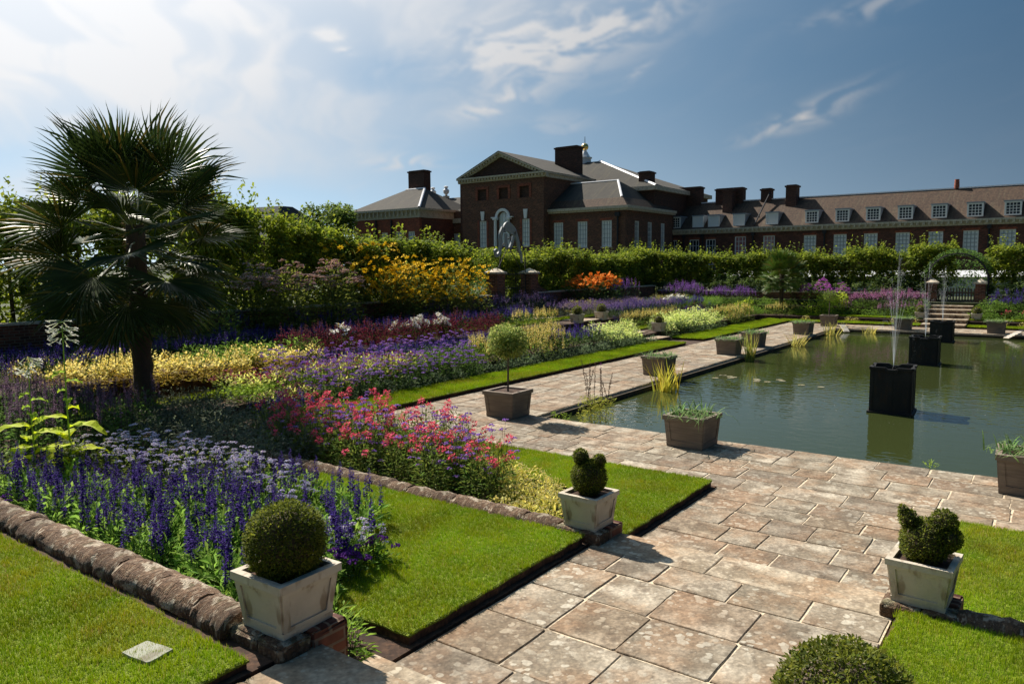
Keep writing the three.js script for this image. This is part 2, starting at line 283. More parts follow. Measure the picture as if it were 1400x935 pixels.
// ---------- the ground and the terraces ----------
const L2 = 0.25, L3 = 0.68, L4 = 1.0;
const RING = [   // outer edges of the levels: x0, x1, z far, z near
  { y: 0, x0: -10.95, x1: 8.9, zf: -40.7, zn: -6.45 }, { y: L2, x0: -13.45, x1: 11.4, zf: -42.2, zn: -2.85 }, { y: L3, x0: -17.0, x1: 15, zf: -43.4, zn: 9 }];
function level(x, z) { for (const r of RING) if (x > r.x0 && x < r.x1 && z > r.zf && z < r.zn) return r.y; return L4; }
function ringShape(o, i) {   // outer and inner rectangle in plan (y of the shape is -z)
  const s = new THREE.Shape([[o.x0, -o.zn], [o.x1, -o.zn], [o.x1, -o.zf], [o.x0, -o.zf]].map((p) => new THREE.Vector2(...p)));
  if (i) s.holes.push(new THREE.Path([[i.x0, -i.zn], [i.x0, -i.zf], [i.x1, -i.zf], [i.x1, -i.zn]].map((p) => new THREE.Vector2(...p))));
  return s;
}
function ringSlab(o, i, y0, y1) { return new THREE.ExtrudeGeometry(ringShape(o, i), { depth: y1 - y0, bevelEnabled: false }).rotateX(-Math.PI / 2).translate(0, y0, 0); }
struct('ground', ringSlab({ x0: -1800, x1: 1800, zf: -1800, zn: 1800 }, RING[2], -1, L4), M.field, 'open grassy ground round the sunken garden and the palace', 'ground');
const PATHOUT = { x0: -8.91, x1: 7.4, zf: -39.5, zn: -9.67 }, POOL = { x0: -6.13, x1: 4.9, zf: -37.2, zn: -12.27 };
const ringParts = (o, i, y0, y1) => [bx(o.x0, i.x0, y0, y1, o.zf, o.zn), bx(i.x1, o.x1, y0, y1, o.zf, o.zn), bx(i.x0, i.x1, y0, y1, o.zf, i.zf), bx(i.x0, -1.37, y0, y1, i.zn, o.zn), bx(1.37, i.x1, y0, y1, i.zn, o.zn)];
struct('garden_soil', ringParts(RING[0], PATHOUT, -0.6, 0.0), M.soil, 'dark bed soil of the lowest terrace round the pond path', 'soil');
struct('garden_soil', ringParts(RING[1], RING[0], -0.6, L2 + 0.01), M.soil, 'dark bed soil of the middle terrace', 'soil');
struct('garden_soil', ringParts(RING[2], RING[1], -0.6, L3 + 0.01), M.soil, 'dark bed soil of the top terrace', 'soil');

// ---------- paving ----------
function slabGeo(x0, x1, z0, z1, y) {   // irregular slab with worn corners and bevelled edges
  const out = [], cr = Math.min(x1 - x0, z1 - z0), j = () => rnd(-0.005, 0.005), c = () => rnd(0.004, 0.018);
  const side = (ax, az, bx2, bz) => { const c1 = c(), c2 = c(), L = Math.hypot(bx2 - ax, bz - az), ux = (bx2 - ax) / L, uz = (bz - az) / L; for (const t of [c1, L * rnd(0.3, 0.42), L * rnd(0.58, 0.72), L - c2]) out.push([ax + ux * t + j(), az + uz * t + j()]); };
  side(x0, z1, x1, z1); side(x1, z1, x1, z0); side(x1, z0, x0, z0); side(x0, z0, x0, z1);
  const n = out.length, pos = [], uv = [], idx = [], ou = rnd(10), ov = rnd(10), rot = rnd() < 0.5, tx = rnd(-0.004, 0.004), tz = rnd(-0.004, 0.004), cx = (x0 + x1) / 2, cz = (z0 + z1) / 2;
  const put = (x, yy, z) => { pos.push(x, yy, z); const a = x / 1.3 + ou, b = z / 1.3 + ov; rot ? uv.push(b, a) : uv.push(a, b); };
  const hy = (x, z) => y + (x - cx) * tx + (z - cz) * tz;
  put(cx, hy(cx, cz) + 0.001, cz);
  for (const [x, z] of out) put(cx + (x - cx) * 0.985, hy(x, z), cz + (z - cz) * 0.985);
  for (const [x, z] of out) put(x, hy(x, z) - 0.005, z);
  for (const [x, z] of out) put(x, y - 0.03, z);
  for (let k = 0; k < n; k++) { const q = (k + 1) % n; idx.push(0, 1 + k, 1 + q); for (let r = 0; r < 2; r++) { const a = 1 + r * n + k, b = 1 + r * n + q, c2 = a + n, d = b + n; idx.push(a, c2, d, a, d, b); } }
  const g = new THREE.BufferGeometry(); g.setAttribute('position', new THREE.Float32BufferAttribute(pos, 3)); g.setAttribute('uv', new THREE.Float32BufferAttribute(uv, 2)); g.setIndex(idx); return g;
}
function paving(name, label, x0, x1, z0, z1, y, { along = 'x', rows, per, base = 0.12, mats = M.slab } = {}) {
  const root = obj(name, bx(x0, x1, y - base, y - 0.0085, z0, z1), M.mortar); tag(root, label, 'path', null, 'structure');
  const A = along === 'x' ? [z0, z1, x0, x1] : [x0, x1, z0, z1]; let n = 0;
  const cuts = (a, b, size, jit) => { const k = Math.max(1, Math.round((b - a) / size)), w = []; let s = 0; for (let i = 0; i < k; i++) { w.push(rnd(1 - jit, 1 + jit)); s += w[i]; } const o = [a]; let t = a; for (let i = 0; i < k; i++) { t += w[i] / s * (b - a); o.push(t); } return o; };
  const R = cuts(A[0], A[1], rows, 0.22);
  for (let i = 0; i < R.length - 1; i++) {
    const C = cuts(A[2], A[3], per * rnd(0.85, 1.15), 0.3);
    for (let k = 0; k < C.length - 1; k++) {
      const g = () => rnd(0.003, 0.015), yy = y + rnd(-0.004, 0.004);
      const q = along === 'x' ? [C[k] + g(), C[k + 1] - g(), R[i] + g(), R[i + 1] - g()] : [R[i] + g(), R[i + 1] - g(), C[k] + g(), C[k + 1] - g()];
      mesh('slab', slabGeo(...q, yy), pick(mats), root); n++;
    }
  }
  return root;
}
reseed(77);
const HW = 1.35;
paving('central_path', 'buff stone slab path leading from the step to the pond', -HW, HW, -9.67, -6.72, 0, { rows: 0.5, per: 0.62 });
paving('central_path', 'mossy stone slab path between the two flights of steps', -HW, HW, -6.22, -3.35, L2, { rows: 0.62, per: 0.68 });
paving('central_path', 'stone slab landing above the upper steps', -HW, HW, -2.35, 6, L3, { rows: 0.7, per: 0.7 });
paving('pond_path', 'stone slab path along the near end of the pond', -8.91, 7.4, -12.27, -9.67, 0, { rows: 0.52, per: 0.66 });
paving('pond_path', 'long stone slab path beside the pond under the flower terraces', -8.91, -6.13, -37.2, -12.27, 0, { along: 'z', rows: 0.7, per: 0.68 });
paving('pond_path', 'stone slab path at the foot of the steps to the palace gate', -8.91, 7.4, -39.5, -37.2, 0, { rows: 0.75, per: 0.9 });
paving('pond_path', 'stone slab path along the open side of the pond', 4.9, 7.4, -37.2, -12.27, 0, { along: 'z', rows: 0.8, per: 0.95 });
function stepRun(label, x0, x1, steps) {   // each step: z far, z near, y top
  const t = thing('stone_steps', label, 'steps');
  for (const [z0, z1, y] of steps) {
    obj('riser', bx(x0, x1, y - 0.24, y - 0.06, z0 + 0.02, z1), M.kerb[0], t);
    const mid = (x0 + x1) / 2 + rnd(-0.3, 0.3); mesh('tread', slabGeo(x0, mid - 0.006, z0, z1, y), M.nosing, t); mesh('tread', slabGeo(mid + 0.006, x1, z0, z1, y), M.nosing, t);
    obj('tread_bed', bx(x0 + 0.01, x1 - 0.01, y - 0.06, y - 0.02, z0 + 0.01, z1 - 0.01), M.mortar, t);
  }
  return t;
}
stepRun('pale stone step across the central path between two topiary planters', -HW, HW, [[-6.72, -6.22, L2]]);
stepRun('stone steps beside the box ball planter on the brick block', -HW, HW, [[-3.35, -2.88, 0.4], [-2.88, -2.35, L3]]);
stepRun('stone steps climbing to the wooden gate below the palace', -2.95, -1.15, [[-40.4, -39.5, 0.16], [-41.2, -40.4, 0.34], [-42.0, -41.2, 0.53], [-42.8, -42.0, 0.72], [-44.4, -42.8, 0.87]]);
{ const t = thing('stone_steps', 'short stone side steps between two mounds of variegated leaves', 'steps');
  for (const [x0, x1, y] of [[-11.3, -10.3, 0.14], [-12.6, -11.3, 0.29]]) { obj('riser', bx(x0, x1 - 0.01, y - 0.2, y - 0.05, -28.0, -26.6), M.kerb[0], t); mesh('tread', slabGeo(x0, x1, -28.0, -26.6, y), M.nosing, t); }
  for (const [x0, x1, y] of [[-13.1, -12.6, 0.43], [-13.5, -13.1, 0.58], [-18.5, -13.5, 0.73]]) { obj('riser', bx(x0, x1 - 0.01, y - 0.25, y - 0.05, -28.0, -26.6), M.kerb[0], t); mesh('tread', slabGeo(x0, x1, -28.0, -26.6, y), M.nosing, t); } }

// ---------- pond ----------
struct('pond_floor', bx(POOL.x0, POOL.x1, -1.0, -0.9, POOL.zf, POOL.zn), M.poolWall, 'dark floor of the pond', 'pond');
struct('pond_wall', ringSlab({ x0: POOL.x0 - 0.02, x1: POOL.x1 + 0.02, zf: POOL.zf - 0.02, zn: POOL.zn + 0.02 }, { x0: POOL.x0 + 0.1, x1: POOL.x1 - 0.1, zf: POOL.zf + 0.1, zn: POOL.zn - 0.1 }, -0.95, -0.06), M.poolWall, 'dark wet stone wall under the pond edge', 'pond wall');
{ const w = POOL.x1 - POOL.x0 - 0.1, d = POOL.zn - POOL.zf - 0.1, g = new THREE.PlaneGeometry(w, d, 1, 1).rotateX(-Math.PI / 2).translate((POOL.x0 + POOL.x1) / 2, -0.16, (POOL.zn + POOL.zf) / 2);
  struct('pond_water', g, M.water, 'green pond water mirroring the hedges and the sky', 'water'); }

// ---------- lawns ----------
const TUFTS = [];
{ reseed(5);
  for (let v = 0; v < 3; v++) { const m = new MB(); for (let k = 0; k < 9; k++) { const a = rnd(6.283), r = rnd(0.028), h = rnd(0.016, 0.034), l = rnd(0.004, 0.016), x = Math.cos(a) * r, z = Math.sin(a) * r, b = rnd(6.283), w = rnd(0.0016, 0.003), c = rnd() < 0.06 ? [0.50, 0.44, 0.12] : mixc([0.21, 0.36, 0.008], [0.45, 0.57, 0.02], rnd()), dx = Math.cos(b) * w, dz = Math.sin(b) * w, e = rnd(6.283); const i = m.v(x - dx, -0.004, z - dz, c); m.v(x + dx, -0.004, z + dz, c); m.v(x + Math.cos(e) * l, h, z + Math.sin(e) * l, c); m.tri(i, i + 1, i + 2); } TUFTS.push(m.geo()); } }
function lawn(label, pts, y, h, dens, sc = 1, cover = 1) {   // pts: [x, z] around the lawn
  const rough = []; pts.forEach(([x, z], k) => { const [X, Z] = pts[(k + 1) % pts.length], L = Math.hypot(X - x, Z - z), n = Math.min(60, Math.max(1, Math.round(L / 0.13))); for (let q = 0; q < n; q++) { const t = q / n, w = 0.014; rough.push([x + (X - x) * t + (q ? rnd(-w, w) : 0), z + (Z - z) * t + (q ? rnd(-w, w) : 0)]); } });
  const s = new THREE.Shape(rough.map(([x, z]) => new THREE.Vector2(x, -z)));
  const edge = new THREE.ExtrudeGeometry(s, { depth: h - 0.012, bevelEnabled: false }).rotateX(-Math.PI / 2).translate(0, y, 0);
  const top = new THREE.ExtrudeGeometry(s, { depth: 0.012, bevelEnabled: true, bevelThickness: 0.008, bevelSize: 0.012, bevelSegments: 1 }).rotateX(-Math.PI / 2).translate(0, y + h - 0.02, 0);
  const root = obj('lawn', top, M.turf); tag(root, label, 'lawn', null, 'structure'); obj('turf_edge', edge, M.soil, root);
  const P = scatter(pts, 1 / Math.sqrt(dens), 0.6); rough.forEach(([x, z], k) => { const [X, Z] = rough[(k + 1) % rough.length]; for (let q = 0; q < 4; q++) P.push([x + (X - x) * rnd() + rnd(-0.012, 0.012), z + (Z - z) * rnd() + rnd(-0.012, 0.012)]); }); for (let k = P.length - 1; k > 0; k--) { const q = Math.floor(rnd() * (k + 1)), t = P[k]; P[k] = P[q]; P[q] = t; }
  const per = Math.ceil(P.length / 3), mtx = new THREE.Matrix4(), q = new THREE.Quaternion(), col = new THREE.Color();
  const im = TUFTS.map((g, k) => { const n = Math.max(0, Math.min(per, P.length - k * per)); const o = new THREE.InstancedMesh(g, M.grass, n); o.name = 'grass_blades'; o.castShadow = o.receiveShadow = true; o.userData.kind = 'stuff'; for (let i = 0; i < n; i++) {
    const [x, z] = P[k * per + i]; q.setFromAxisAngle(V(0, 1, 0), rnd(6.283)); const f = sc * rnd(0.75, 1.25), n1 = fbm(x * 1.7 + 50, z * 1.7 + 50, 999, 999, 3, 7), n2 = fbm(x * 6 + 50, z * 6 + 50, 999, 999, 2, 8);
    mtx.compose(V(x, y + h, z), q, V(f, f * (0.75 + 0.5 * n2), f)); o.setMatrixAt(i, mtx); const b = 0.55 + 0.8 * n1; const dry = smooth(0.6, 0.8, fbm(x * 0.9 + 80, z * 0.9 + 80, 999, 999, 4, 12)); col.setRGB(b * (0.85 + 0.4 * n2) * (1 + 0.14 * dry), b * (1 - 0.06 * dry), b * (0.9 + dry)); o.setColorAt(i, col); }
    return o; });
  im.forEach((o) => root.add(o)); return root;
}
reseed(9);
lawn('mown lawn with a pale cover slab below the rounded stone kerb', [[-12, -2.42], [-1.42, -2.42], [-1.42, -1.6], [-1.42, 3], [-12, 3]], L3, 0.07, 1500);
lawn('mown lawn between the blue salvia bed and the central path', [[-5.4, -4.6], [-2.7, -4.6], [-2.35, -3.75], [-1.42, -3.75], [-1.42, -6.2], [-5.4, -6.2]], L2 + 0.01, 0.085, 1500);
lawn('mown lawn corner behind the lumpy topiary beside the pond path', [[-7.6, -8.5], [-2.9, -8.3], [-2.3, -7.6], [-1.42, -7.1], [-1.42, -9.6], [-7.6, -9.6]], 0.005, 0.085, 1100, 1.1);
lawn('mown lawn corner by the pond behind the hen shaped topiary', [[1.42, -7.1], [8.4, -7.1], [8.4, -9.6], [1.42, -9.6]], 0.005, 0.085, 1100, 1.1);
lawn('mown lawn in front of the hen shaped topiary planter', [[1.42, -3.75], [8.4, -3.75], [8.4, -6.2], [1.42, -6.2]], L2 + 0.01, 0.085, 1500);
lawn('narrow grass verge along the pond path below the side steps', [[-9.0, -26.45], [-9.0, -9.75], [-10.15, -9.75], [-10.15, -26.45]], 0.005, 0.085, 500, 1.7);
lawn('narrow grass verge along the pond path above the side steps', [[-9.0, -28.15], [-9.0, -39.6], [-10.3, -40.6], [-10.3, -28.15]], 0.005, 0.085, 350, 2);
lawn('far grass verge beyond the pond before the palace steps', [[-9.0, -39.6], [-3.05, -39.6], [-3.05, -40.3], [-9.6, -40.3]], 0.005, 0.085, 300, 2.2);
lawn('far grass verge on the open side of the palace steps', [[-1.05, -39.6], [7, -39.6], [7, -40.3], [-1.05, -40.3]], 0.005, 0.085, 300, 2.2);
lawn('thin grass strip on the middle terrace beyond the pond', [[-9.0, -41.0], [-3.05, -41.0], [-3.05, -41.5], [-9.0, -41.5]], L2 + 0.01, 0.06, 250, 2.2);
lawn('thin grass strip with a white pot by the palace steps', [[-1.05, -41.0], [6, -41.0], [6, -41.5], [-1.05, -41.5]], L2 + 0.01, 0.06, 250, 2.2);
lawn('grass strip of the middle terrace behind the variegated mounds', [[-12.0, -5.5], [-12.0, -40], [-12.55, -40], [-12.55, -5.5]], L2 + 0.01, 0.06, 250, 2);
lawn('grass strip of the top terrace behind the maroon plants', [[-14.6, -4], [-14.6, -41], [-15.3, -41], [-15.3, -4]], L3 + 0.01, 0.06, 200, 2);
{ const t = thing('cover_slab', 'pale square stone cover let into the near lawn', 'cover slab', [-1.95, L3 + 0.07, -2.12], 0.15); mesh('slab', slabGeo(-0.12, 0.12, -0.085, 0.085, 0.018), std({ color: lin(0.40, 0.44, 0.41), map: castTex, roughness: 0.9 }), t); }
// ---------- kerbs of rounded weathered stones ----------
function roughStone(w, h, d, amp, sd, rr = 0.46) {
  const g = new RoundedBoxGeometry(w, h, d, 3, Math.min(w, h, d) * rr), p = g.attributes.position;
  for (let i = 0; i < p.count; i++) { const x = p.getX(i), y = p.getY(i), z = p.getZ(i), k = Math.round(x * 500) * 7 + Math.round(y * 500) * 131 + Math.round(z * 500) * 1723; p.setXYZ(i, x + (hash2(k, 1, sd) - 0.5) * amp, y + (hash2(k, 2, sd) - 0.5) * amp, z + (hash2(k, 3, sd) - 0.5) * amp); }
  g.deleteAttribute('normal'); g.deleteAttribute('uv'); const q = toCreasedNormals(g, 0.9); return metreUV(q);
}
reseed(31);
function rollStone(sd) {   // weathered half-round kerb length, 1 m long before scaling
  const pos = [], idx = [], N = 11, K = 8; for (let a = 0; a <= K; a++) for (let q = 0; q < N; q++) { const t = q / (N - 1), an = Math.PI * (1.18 - 1.36 * t), n = fbm(a * 0.9 + sd * 17, q * 0.8 + sd * 5, 999, 999, 3, sd) - 0.5, end = a === 0 || a === K ? 0.91 : 1, r = (1 + n * 0.34) * end; pos.push(-0.5 + a / K + (a > 0 && a < K ? rnd(-0.02, 0.02) : 0), Math.sin(an) * 0.15 * r, -Math.cos(an) * 0.19 * r); }
  for (let a = 0; a < K; a++) for (let q = 0; q < N - 1; q++) { const i = a * N + q; idx.push(i, i + N, i + N + 1, i, i + N + 1, i + 1); } for (const a of [0, K]) { const c = pos.length / 3; pos.push(-0.5 + a / K, 0, 0); for (let q = 0; q < N - 1; q++) { const i = a * N + q; a ? idx.push(c, i + 1, i) : idx.push(c, i, i + 1); } }
  const g = new THREE.BufferGeometry(); g.setAttribute('position', new THREE.Float32BufferAttribute(pos, 3)); g.setIndex(idx); return metreUV(toCreasedNormals(g, 0.8));
}
const KS = []; for (let k = 0; k < 6; k++) KS.push(rollStone(k + 1));
function kerb(label, x0, x1, z, y, sy = 1, sz = 1) {
  const t = thing('stone_kerb', label, 'stone kerb', [0, 0, 0]);
  for (let x = x0; x < x1 - 0.1;) { const w = Math.min(rnd(0.22, 0.62), x1 - x); const m = mesh('kerb_stone', pick(KS), pick(M.kerb), t); m.position.set(x + w / 2, y + rnd(-0.012, 0.012), z + rnd(-0.012, 0.012)); m.scale.set(w * 1.01 * (rnd() < 0.5 ? -1 : 1), sy, sz); m.rotation.set(rnd(-0.05, 0.05), rnd(-0.03, 0.03), rnd(-0.02, 0.02)); x += w; }
  return t;
}
kerb('rounded lichen covered stone kerb holding the blue salvia bed', -12, -1.82, -2.68, L3 + 0.04, 0.82, 0.78);
kerb('low stone kerb behind the lawn under the red cleome bed', -8.2, -1.78, -6.38, L2 + 0.02, 0.85, 0.75);
kerb('low dark stone kerb beside the hen shaped topiary planter', 1.78, 8.4, -6.38, L2 + 0.02, 0.85, 0.75);
kerb('stone kerb beside the box ball by the blue salvia tips', 1.82, 8, -2.66, L3 + 0.04, 1.15, 1.05);
function endBlock(x, z, y0, y1, label) {
  const t = thing('kerb_block', label, 'stone block', [x, 0, z]);
  let k = 0; for (const [a, b, c, d] of [[-0.26, 0.02, -0.26, 0.26], [0.025, 0.26, -0.26, 0.02], [0.025, 0.26, 0.025, 0.26]]) { const m = mesh('block_stone', roughStone(b - a, y1 - y0, d - c, 0.014, 20 + k++, 0.12), k === 2 ? M.gardenBrick : M.kerb[1], t); m.position.set((a + b) / 2, (y0 + y1) / 2, (c + d) / 2); }
}
endBlock(-1.57, -2.83, 0.36, 0.775, 'worn brick and stone block under the box ball planter');
endBlock(-1.52, -6.5, 0.0, 0.36, 'dark mossy stone block under the lumpy topiary planter');
endBlock(1.52, -6.5, 0.0, 0.36, 'stone block under the hen shaped topiary planter');
endBlock(1.57, -2.83, 0.36, 0.775, 'stone block under the planter of the clipped ball beside the path');

// ---------- planters ----------
function planterProto(wt, wb, h, mat, deep) {   // tapered square planter with framed panels
  const g = new THREE.Group(), a = wt / 2, b = wb / 2, pl = h * 0.13, rim = h * 0.14;
  const at = (y) => b + (a * 0.93 - b) * (y / h);
  const y0 = pl, y1 = h - rim, ib = at(y0) - 0.03, it = at(y1) - 0.03;
  obj('body', hexa(rect4(-at(y0), at(y0), -at(y0), at(y0), y0), rect4(-at(y1), at(y1), -at(y1), at(y1), y1)), mat, g);
  obj('plinth', hexa(rect4(-b - 0.012, b + 0.012, -b - 0.012, b + 0.012, 0), rect4(-at(pl) - 0.012, at(pl) + 0.012, -at(pl) - 0.012, at(pl) + 0.012, pl)), mat, g);
  const w = wt * 0.1, rs = []; for (const s of [-1, 1]) { rs.push(bx(-a, a, y1, h, s * a, s * (a - w)), bx(s * a, s * (a - w), y1, h, -a + w, a - w)); }
  rs.push(bx(-a + 0.02, a - 0.02, y1 - 0.012, y1, -a + 0.02, a - 0.02)); obj('rim', rs, mat, g);
  for (let k = 0; k < 4; k++) {   // each side: a raised frame round a sunk panel
    const fr = [], th = 0.012, S2 = (y, u0, u1, y2, v0, v1) => { const z = at(y), z2 = at(y2); return hexa([[u0, y, z + th], [u1, y, z + th], [u1, y, z - 0.01], [u0, y, z - 0.01]], [[v0, y2, z2 + th], [v1, y2, z2 + th], [v1, y2, z2 - 0.01], [v0, y2, z2 - 0.01]]); };
    const m = wt * 0.1, yb = y0 + h * 0.07, yt = y1 - h * 0.07;
    fr.push(S2(y0 + 0.001, -at(y0), at(y0), yb, -at(yb), at(yb)), S2(yt, -at(yt), at(yt), y1 - 0.001, -at(y1), at(y1)), S2(yb, -at(yb), -at(yb) + m, yt, -at(yt), -at(yt) + m), S2(yb, at(yb) - m, at(yb), yt, at(yt) - m, at(yt)));
    const f = obj('panel_frame', fr, mat, g); f.rotation.y = k * Math.PI / 2;
  }
  obj('soil', bx(-a + w, a - w, y1, h - 0.03, -a + w, a - w), M.soil, g);
  return g;
}
const whiteP = planterProto(0.48, 0.36, 0.36, M.cast), woodP = planterProto(0.74, 0.6, 0.52, M.wood);
const planter = (p, name, label, x, y, z, turn = 0, sc = 1, group) => copyOf(p, name, label, 'planter', [x, y, z], turn, sc, group);
planter(whiteP, 'stone_planter', 'pale panelled stone planter holding the clipped ball on the brick block', -1.57, 0.772, -2.83, 0.03);
planter(whiteP, 'stone_planter', 'pale panelled stone planter holding the lumpy topiary', -1.52, 0.358, -6.5, -0.02, 0.95);
planter(whiteP, 'stone_planter', 'pale panelled stone planter holding the hen shaped topiary', 1.52, 0.358, -6.5, -0.05, 0.97);
planter(whiteP, 'stone_planter', 'pale stone planter under the clipped ball beside the upper steps', 1.57, 0.772, -2.83, 0.02);
planter(whiteP, 'stone_planter', 'small white planter beside the side steps, lower one', -11.0, 0.3, -28.35, 0, 0.98);
planter(whiteP, 'stone_planter', 'small white planter with a green ball by the upper side steps', -13.6, 0.68, -28.2, 0, 0.98);
planter(whiteP, 'stone_planter', 'small white planter with a green ball under the purple catmint', -13.6, 0.68, -26.2, 0, 0.98);
planter(whiteP, 'stone_planter', 'white pot beside the palace steps in front of a green bush', -0.85, 0.27, -41.2, 0, 0.95);
planter(whiteP, 'stone_planter', 'white pot beside the palace steps behind the fountain spray', -3.2, 0.27, -41.2, 0, 0.95);
const woodSpots = [[-6.62, -12.0, 'weathered wooden planter holding the small standard tree at the pond corner'], [-2.58, -11.72, 'weathered wooden planter of strappy leaves on the near pond edge'], [-6.55, -18.9, 'wooden planter of strappy leaves beside the yellow water iris'],
  [-6.62, -24.5, 'wooden planter behind the upright iris in the pond'], [-6.75, -27.4, 'wooden planter standing just behind another beside the pond path'], [-6.55, -33.2, 'wooden planter with low leaves before the far pond corner'], [-6.7, -38.2, 'wooden planter with a thin tree stem at the far pond corner'],
  [2.06, -11.75, 'wooden planter of strappy leaves beside the weed at the pond edge'], [-3.4, -37.75, 'grey planter seen through the fountain spray on the far path'], [0.15, -37.75, 'grey planter on the far path beside the second duck ramp']];
for (const [x, z, l] of woodSpots) planter(woodP, 'wooden_planter', l, x, 0.004, z, rnd(-0.05, 0.05));

// ---------- lead cisterns with jets ----------
const LITJET = M.jet;
function cistern(x, z, top, label, jl, ang) {
  const t = thing('lead_cistern', label, 'fountain', [x, -0.62, z], ang), H = top + 0.62, a = 0.39, w = 0.035;
  const sh = new THREE.Shape([[-a, 0], [a, 0], [a, H], [0.12, H], [0.05, H - 0.035], [-0.05, H - 0.035], [-0.12, H], [-a, H]].map((p) => new THREE.Vector2(...p)));
  for (let k = 0; k < 4; k++) { const s = obj('side_wall', new THREE.ExtrudeGeometry(sh, { depth: w, bevelEnabled: false }).translate(0, 0, a - w - (k % 2 ? 0.001 : 0)), M.lead, t); s.rotation.y = k * Math.PI / 2;
    const r = obj('rim_moulding', [bx(-a - 0.03, -0.12, H - 0.05, H + 0.004, a - 0.01, a + 0.03), bx(0.12, a + 0.028, H - 0.05, H + 0.004, a - 0.01, a + 0.03), bx(-0.12, 0.12, H - 0.085, H - 0.035, a - 0.01, a + 0.03)], M.lead, t); r.rotation.y = k * Math.PI / 2;
    const p = obj('corner_strip', [bx(-a - 0.012, -a + 0.05, 0, H - 0.05, a - 0.01, a + 0.012), bx(-0.03, 0.03, 0.5, H - 0.09, a - 0.01, a + 0.009)], M.lead, t); p.rotation.y = k * Math.PI / 2; }
  obj('base', bx(-a - 0.05, a + 0.05, 0, 0.5, -a - 0.05, a + 0.05), M.lead, t);
  obj('inner_water', bx(-a + w, a - w, H - 0.3, H - 0.22, -a + w, a - w), M.water, t);
  obj('nozzle', new THREE.CylinderGeometry(0.02, 0.03, 0.24, 10).translate(0, H - 0.14, 0), M.lead, t);
  // the jet: thin streams rising and falling back
  const j = thing('water_jet', jl, 'water jet', [x, top - 0.02, z]), drops = [];
  for (let k = 0; k < 14; k++) {
    const an = k / 14 * 6.283 + rnd(0.3), vy = k < 3 ? rnd(6.4, 7.0) : rnd(4.4, 6.4), vr = k < 3 ? rnd(0.02, 0.1) : rnd(0.2, 0.6), T = (vy + Math.sqrt(vy * vy + 19.6 * (top + 0.1))) / 9.8, m = new MB(), up = [];
    for (let q = 0; q <= 10; q++) { const tt = q / 10 * vy / 9.8 * 0.92; up.push(V(Math.cos(an) * vr * tt, vy * tt - 4.9 * tt * tt, Math.sin(an) * vr * tt)); }
    m.tube(up, 0.0022, 0.0012, 4); mesh('stream', m.geo(), LITJET, j);
    for (let q = 0; q < 110; q++) { const tt = vy / 9.8 * 0.55 + rnd() * (T - vy / 9.8 * 0.55), s = 1 + rnd(-0.05, 0.1); drops.push([Math.cos(an) * vr * tt * s + rnd(-0.03, 0.03), vy * tt - 4.9 * tt * tt, Math.sin(an) * vr * tt * s + rnd(-0.05, 0.05), rnd(0.0015, 0.004)]); }
  }
  for (let q = 0; q < 420; q++) { const an = rnd(6.283), r = 1.5 + rnd(-0.5, 0.45) ; drops.push([Math.cos(an) * r, -top - 0.155 + rnd(0.02) * rnd(), Math.sin(an) * r, rnd(0.003, 0.011)]); }
  const dm = new MB(); for (const [a1, b1, c1, r] of drops) dm.blob(V(a1, b1, c1), r); const d = mesh('droplets', dm.geo(), LITJET, j); d.userData.kind = 'stuff';
}
reseed(41);
cistern(-0.52, -17.6, 0.82, 'dark square lead cistern standing alone in the near water', 'tall fan of thin water streams above the foremost cistern', 0.06);
cistern(-1.07, -26.5, 0.71, 'dark square lead cistern between the two other fountains', 'white water jet above the middle cistern', 0.03);
cistern(-1.49, -34.4, 0.68, 'dark square lead cistern before the palace steps', 'small water jet above the cistern before the steps', 0.02);
// duck ramps and floating leaves
function ramp(x, z, turn, label) { const t = thing('duck_ramp', label, 'ramp', [x, 0, z], turn); const b = obj('board', bx(-0.13, 0.13, -0.012, 0.012, -0.38, 0.38), M.stoneTrim, t); b.rotation.x = 0.35; b.position.set(0, 0.02, 0.1); const c = obj('cleat', [-0.3, -0.15, 0, 0.15, 0.3].map((q) => bx(-0.12, 0.12, 0.0122, 0.03, q - 0.015, q + 0.015)), M.white, b); obj('hinge', bx(-0.18, 0.18, 0.15, 0.22, -0.45, -0.38), M.iron, t); }
ramp(-5.75, -37.0, 0.5, 'small white slatted duck ramp in the far pond corner'); ramp(0.85, -37.0, -0.7, 'small white slatted duck ramp beside the far planter'); 
reseed(43);
for (let k = 0; k < 14; k++) { const x = -4.6 + rnd(-0.9, 0.9) + (k > 10 ? 1.5 : 0), z = -20.4 + rnd(-0.35, 0.35); const s = new THREE.Shape(); for (let q = 0; q <= 14; q++) { const a = 0.25 + q / 14 * 5.8; s.lineTo(Math.cos(a) * 0.09, Math.sin(a) * 0.09); } s.lineTo(0, 0);
  const o = mesh('lily_pad', metreUV(new THREE.ExtrudeGeometry(s, { depth: 0.004, bevelEnabled: false }).rotateX(-Math.PI / 2)), std({ color: lin(0.22, 0.20, 0.11), roughness: 0.6 })); o.position.set(x, -0.155, z); o.rotation.y = rnd(6); tag(o, 'brownish floating lily pad out on the pond', 'lily pad', 'lily pads floating on the pond'); }

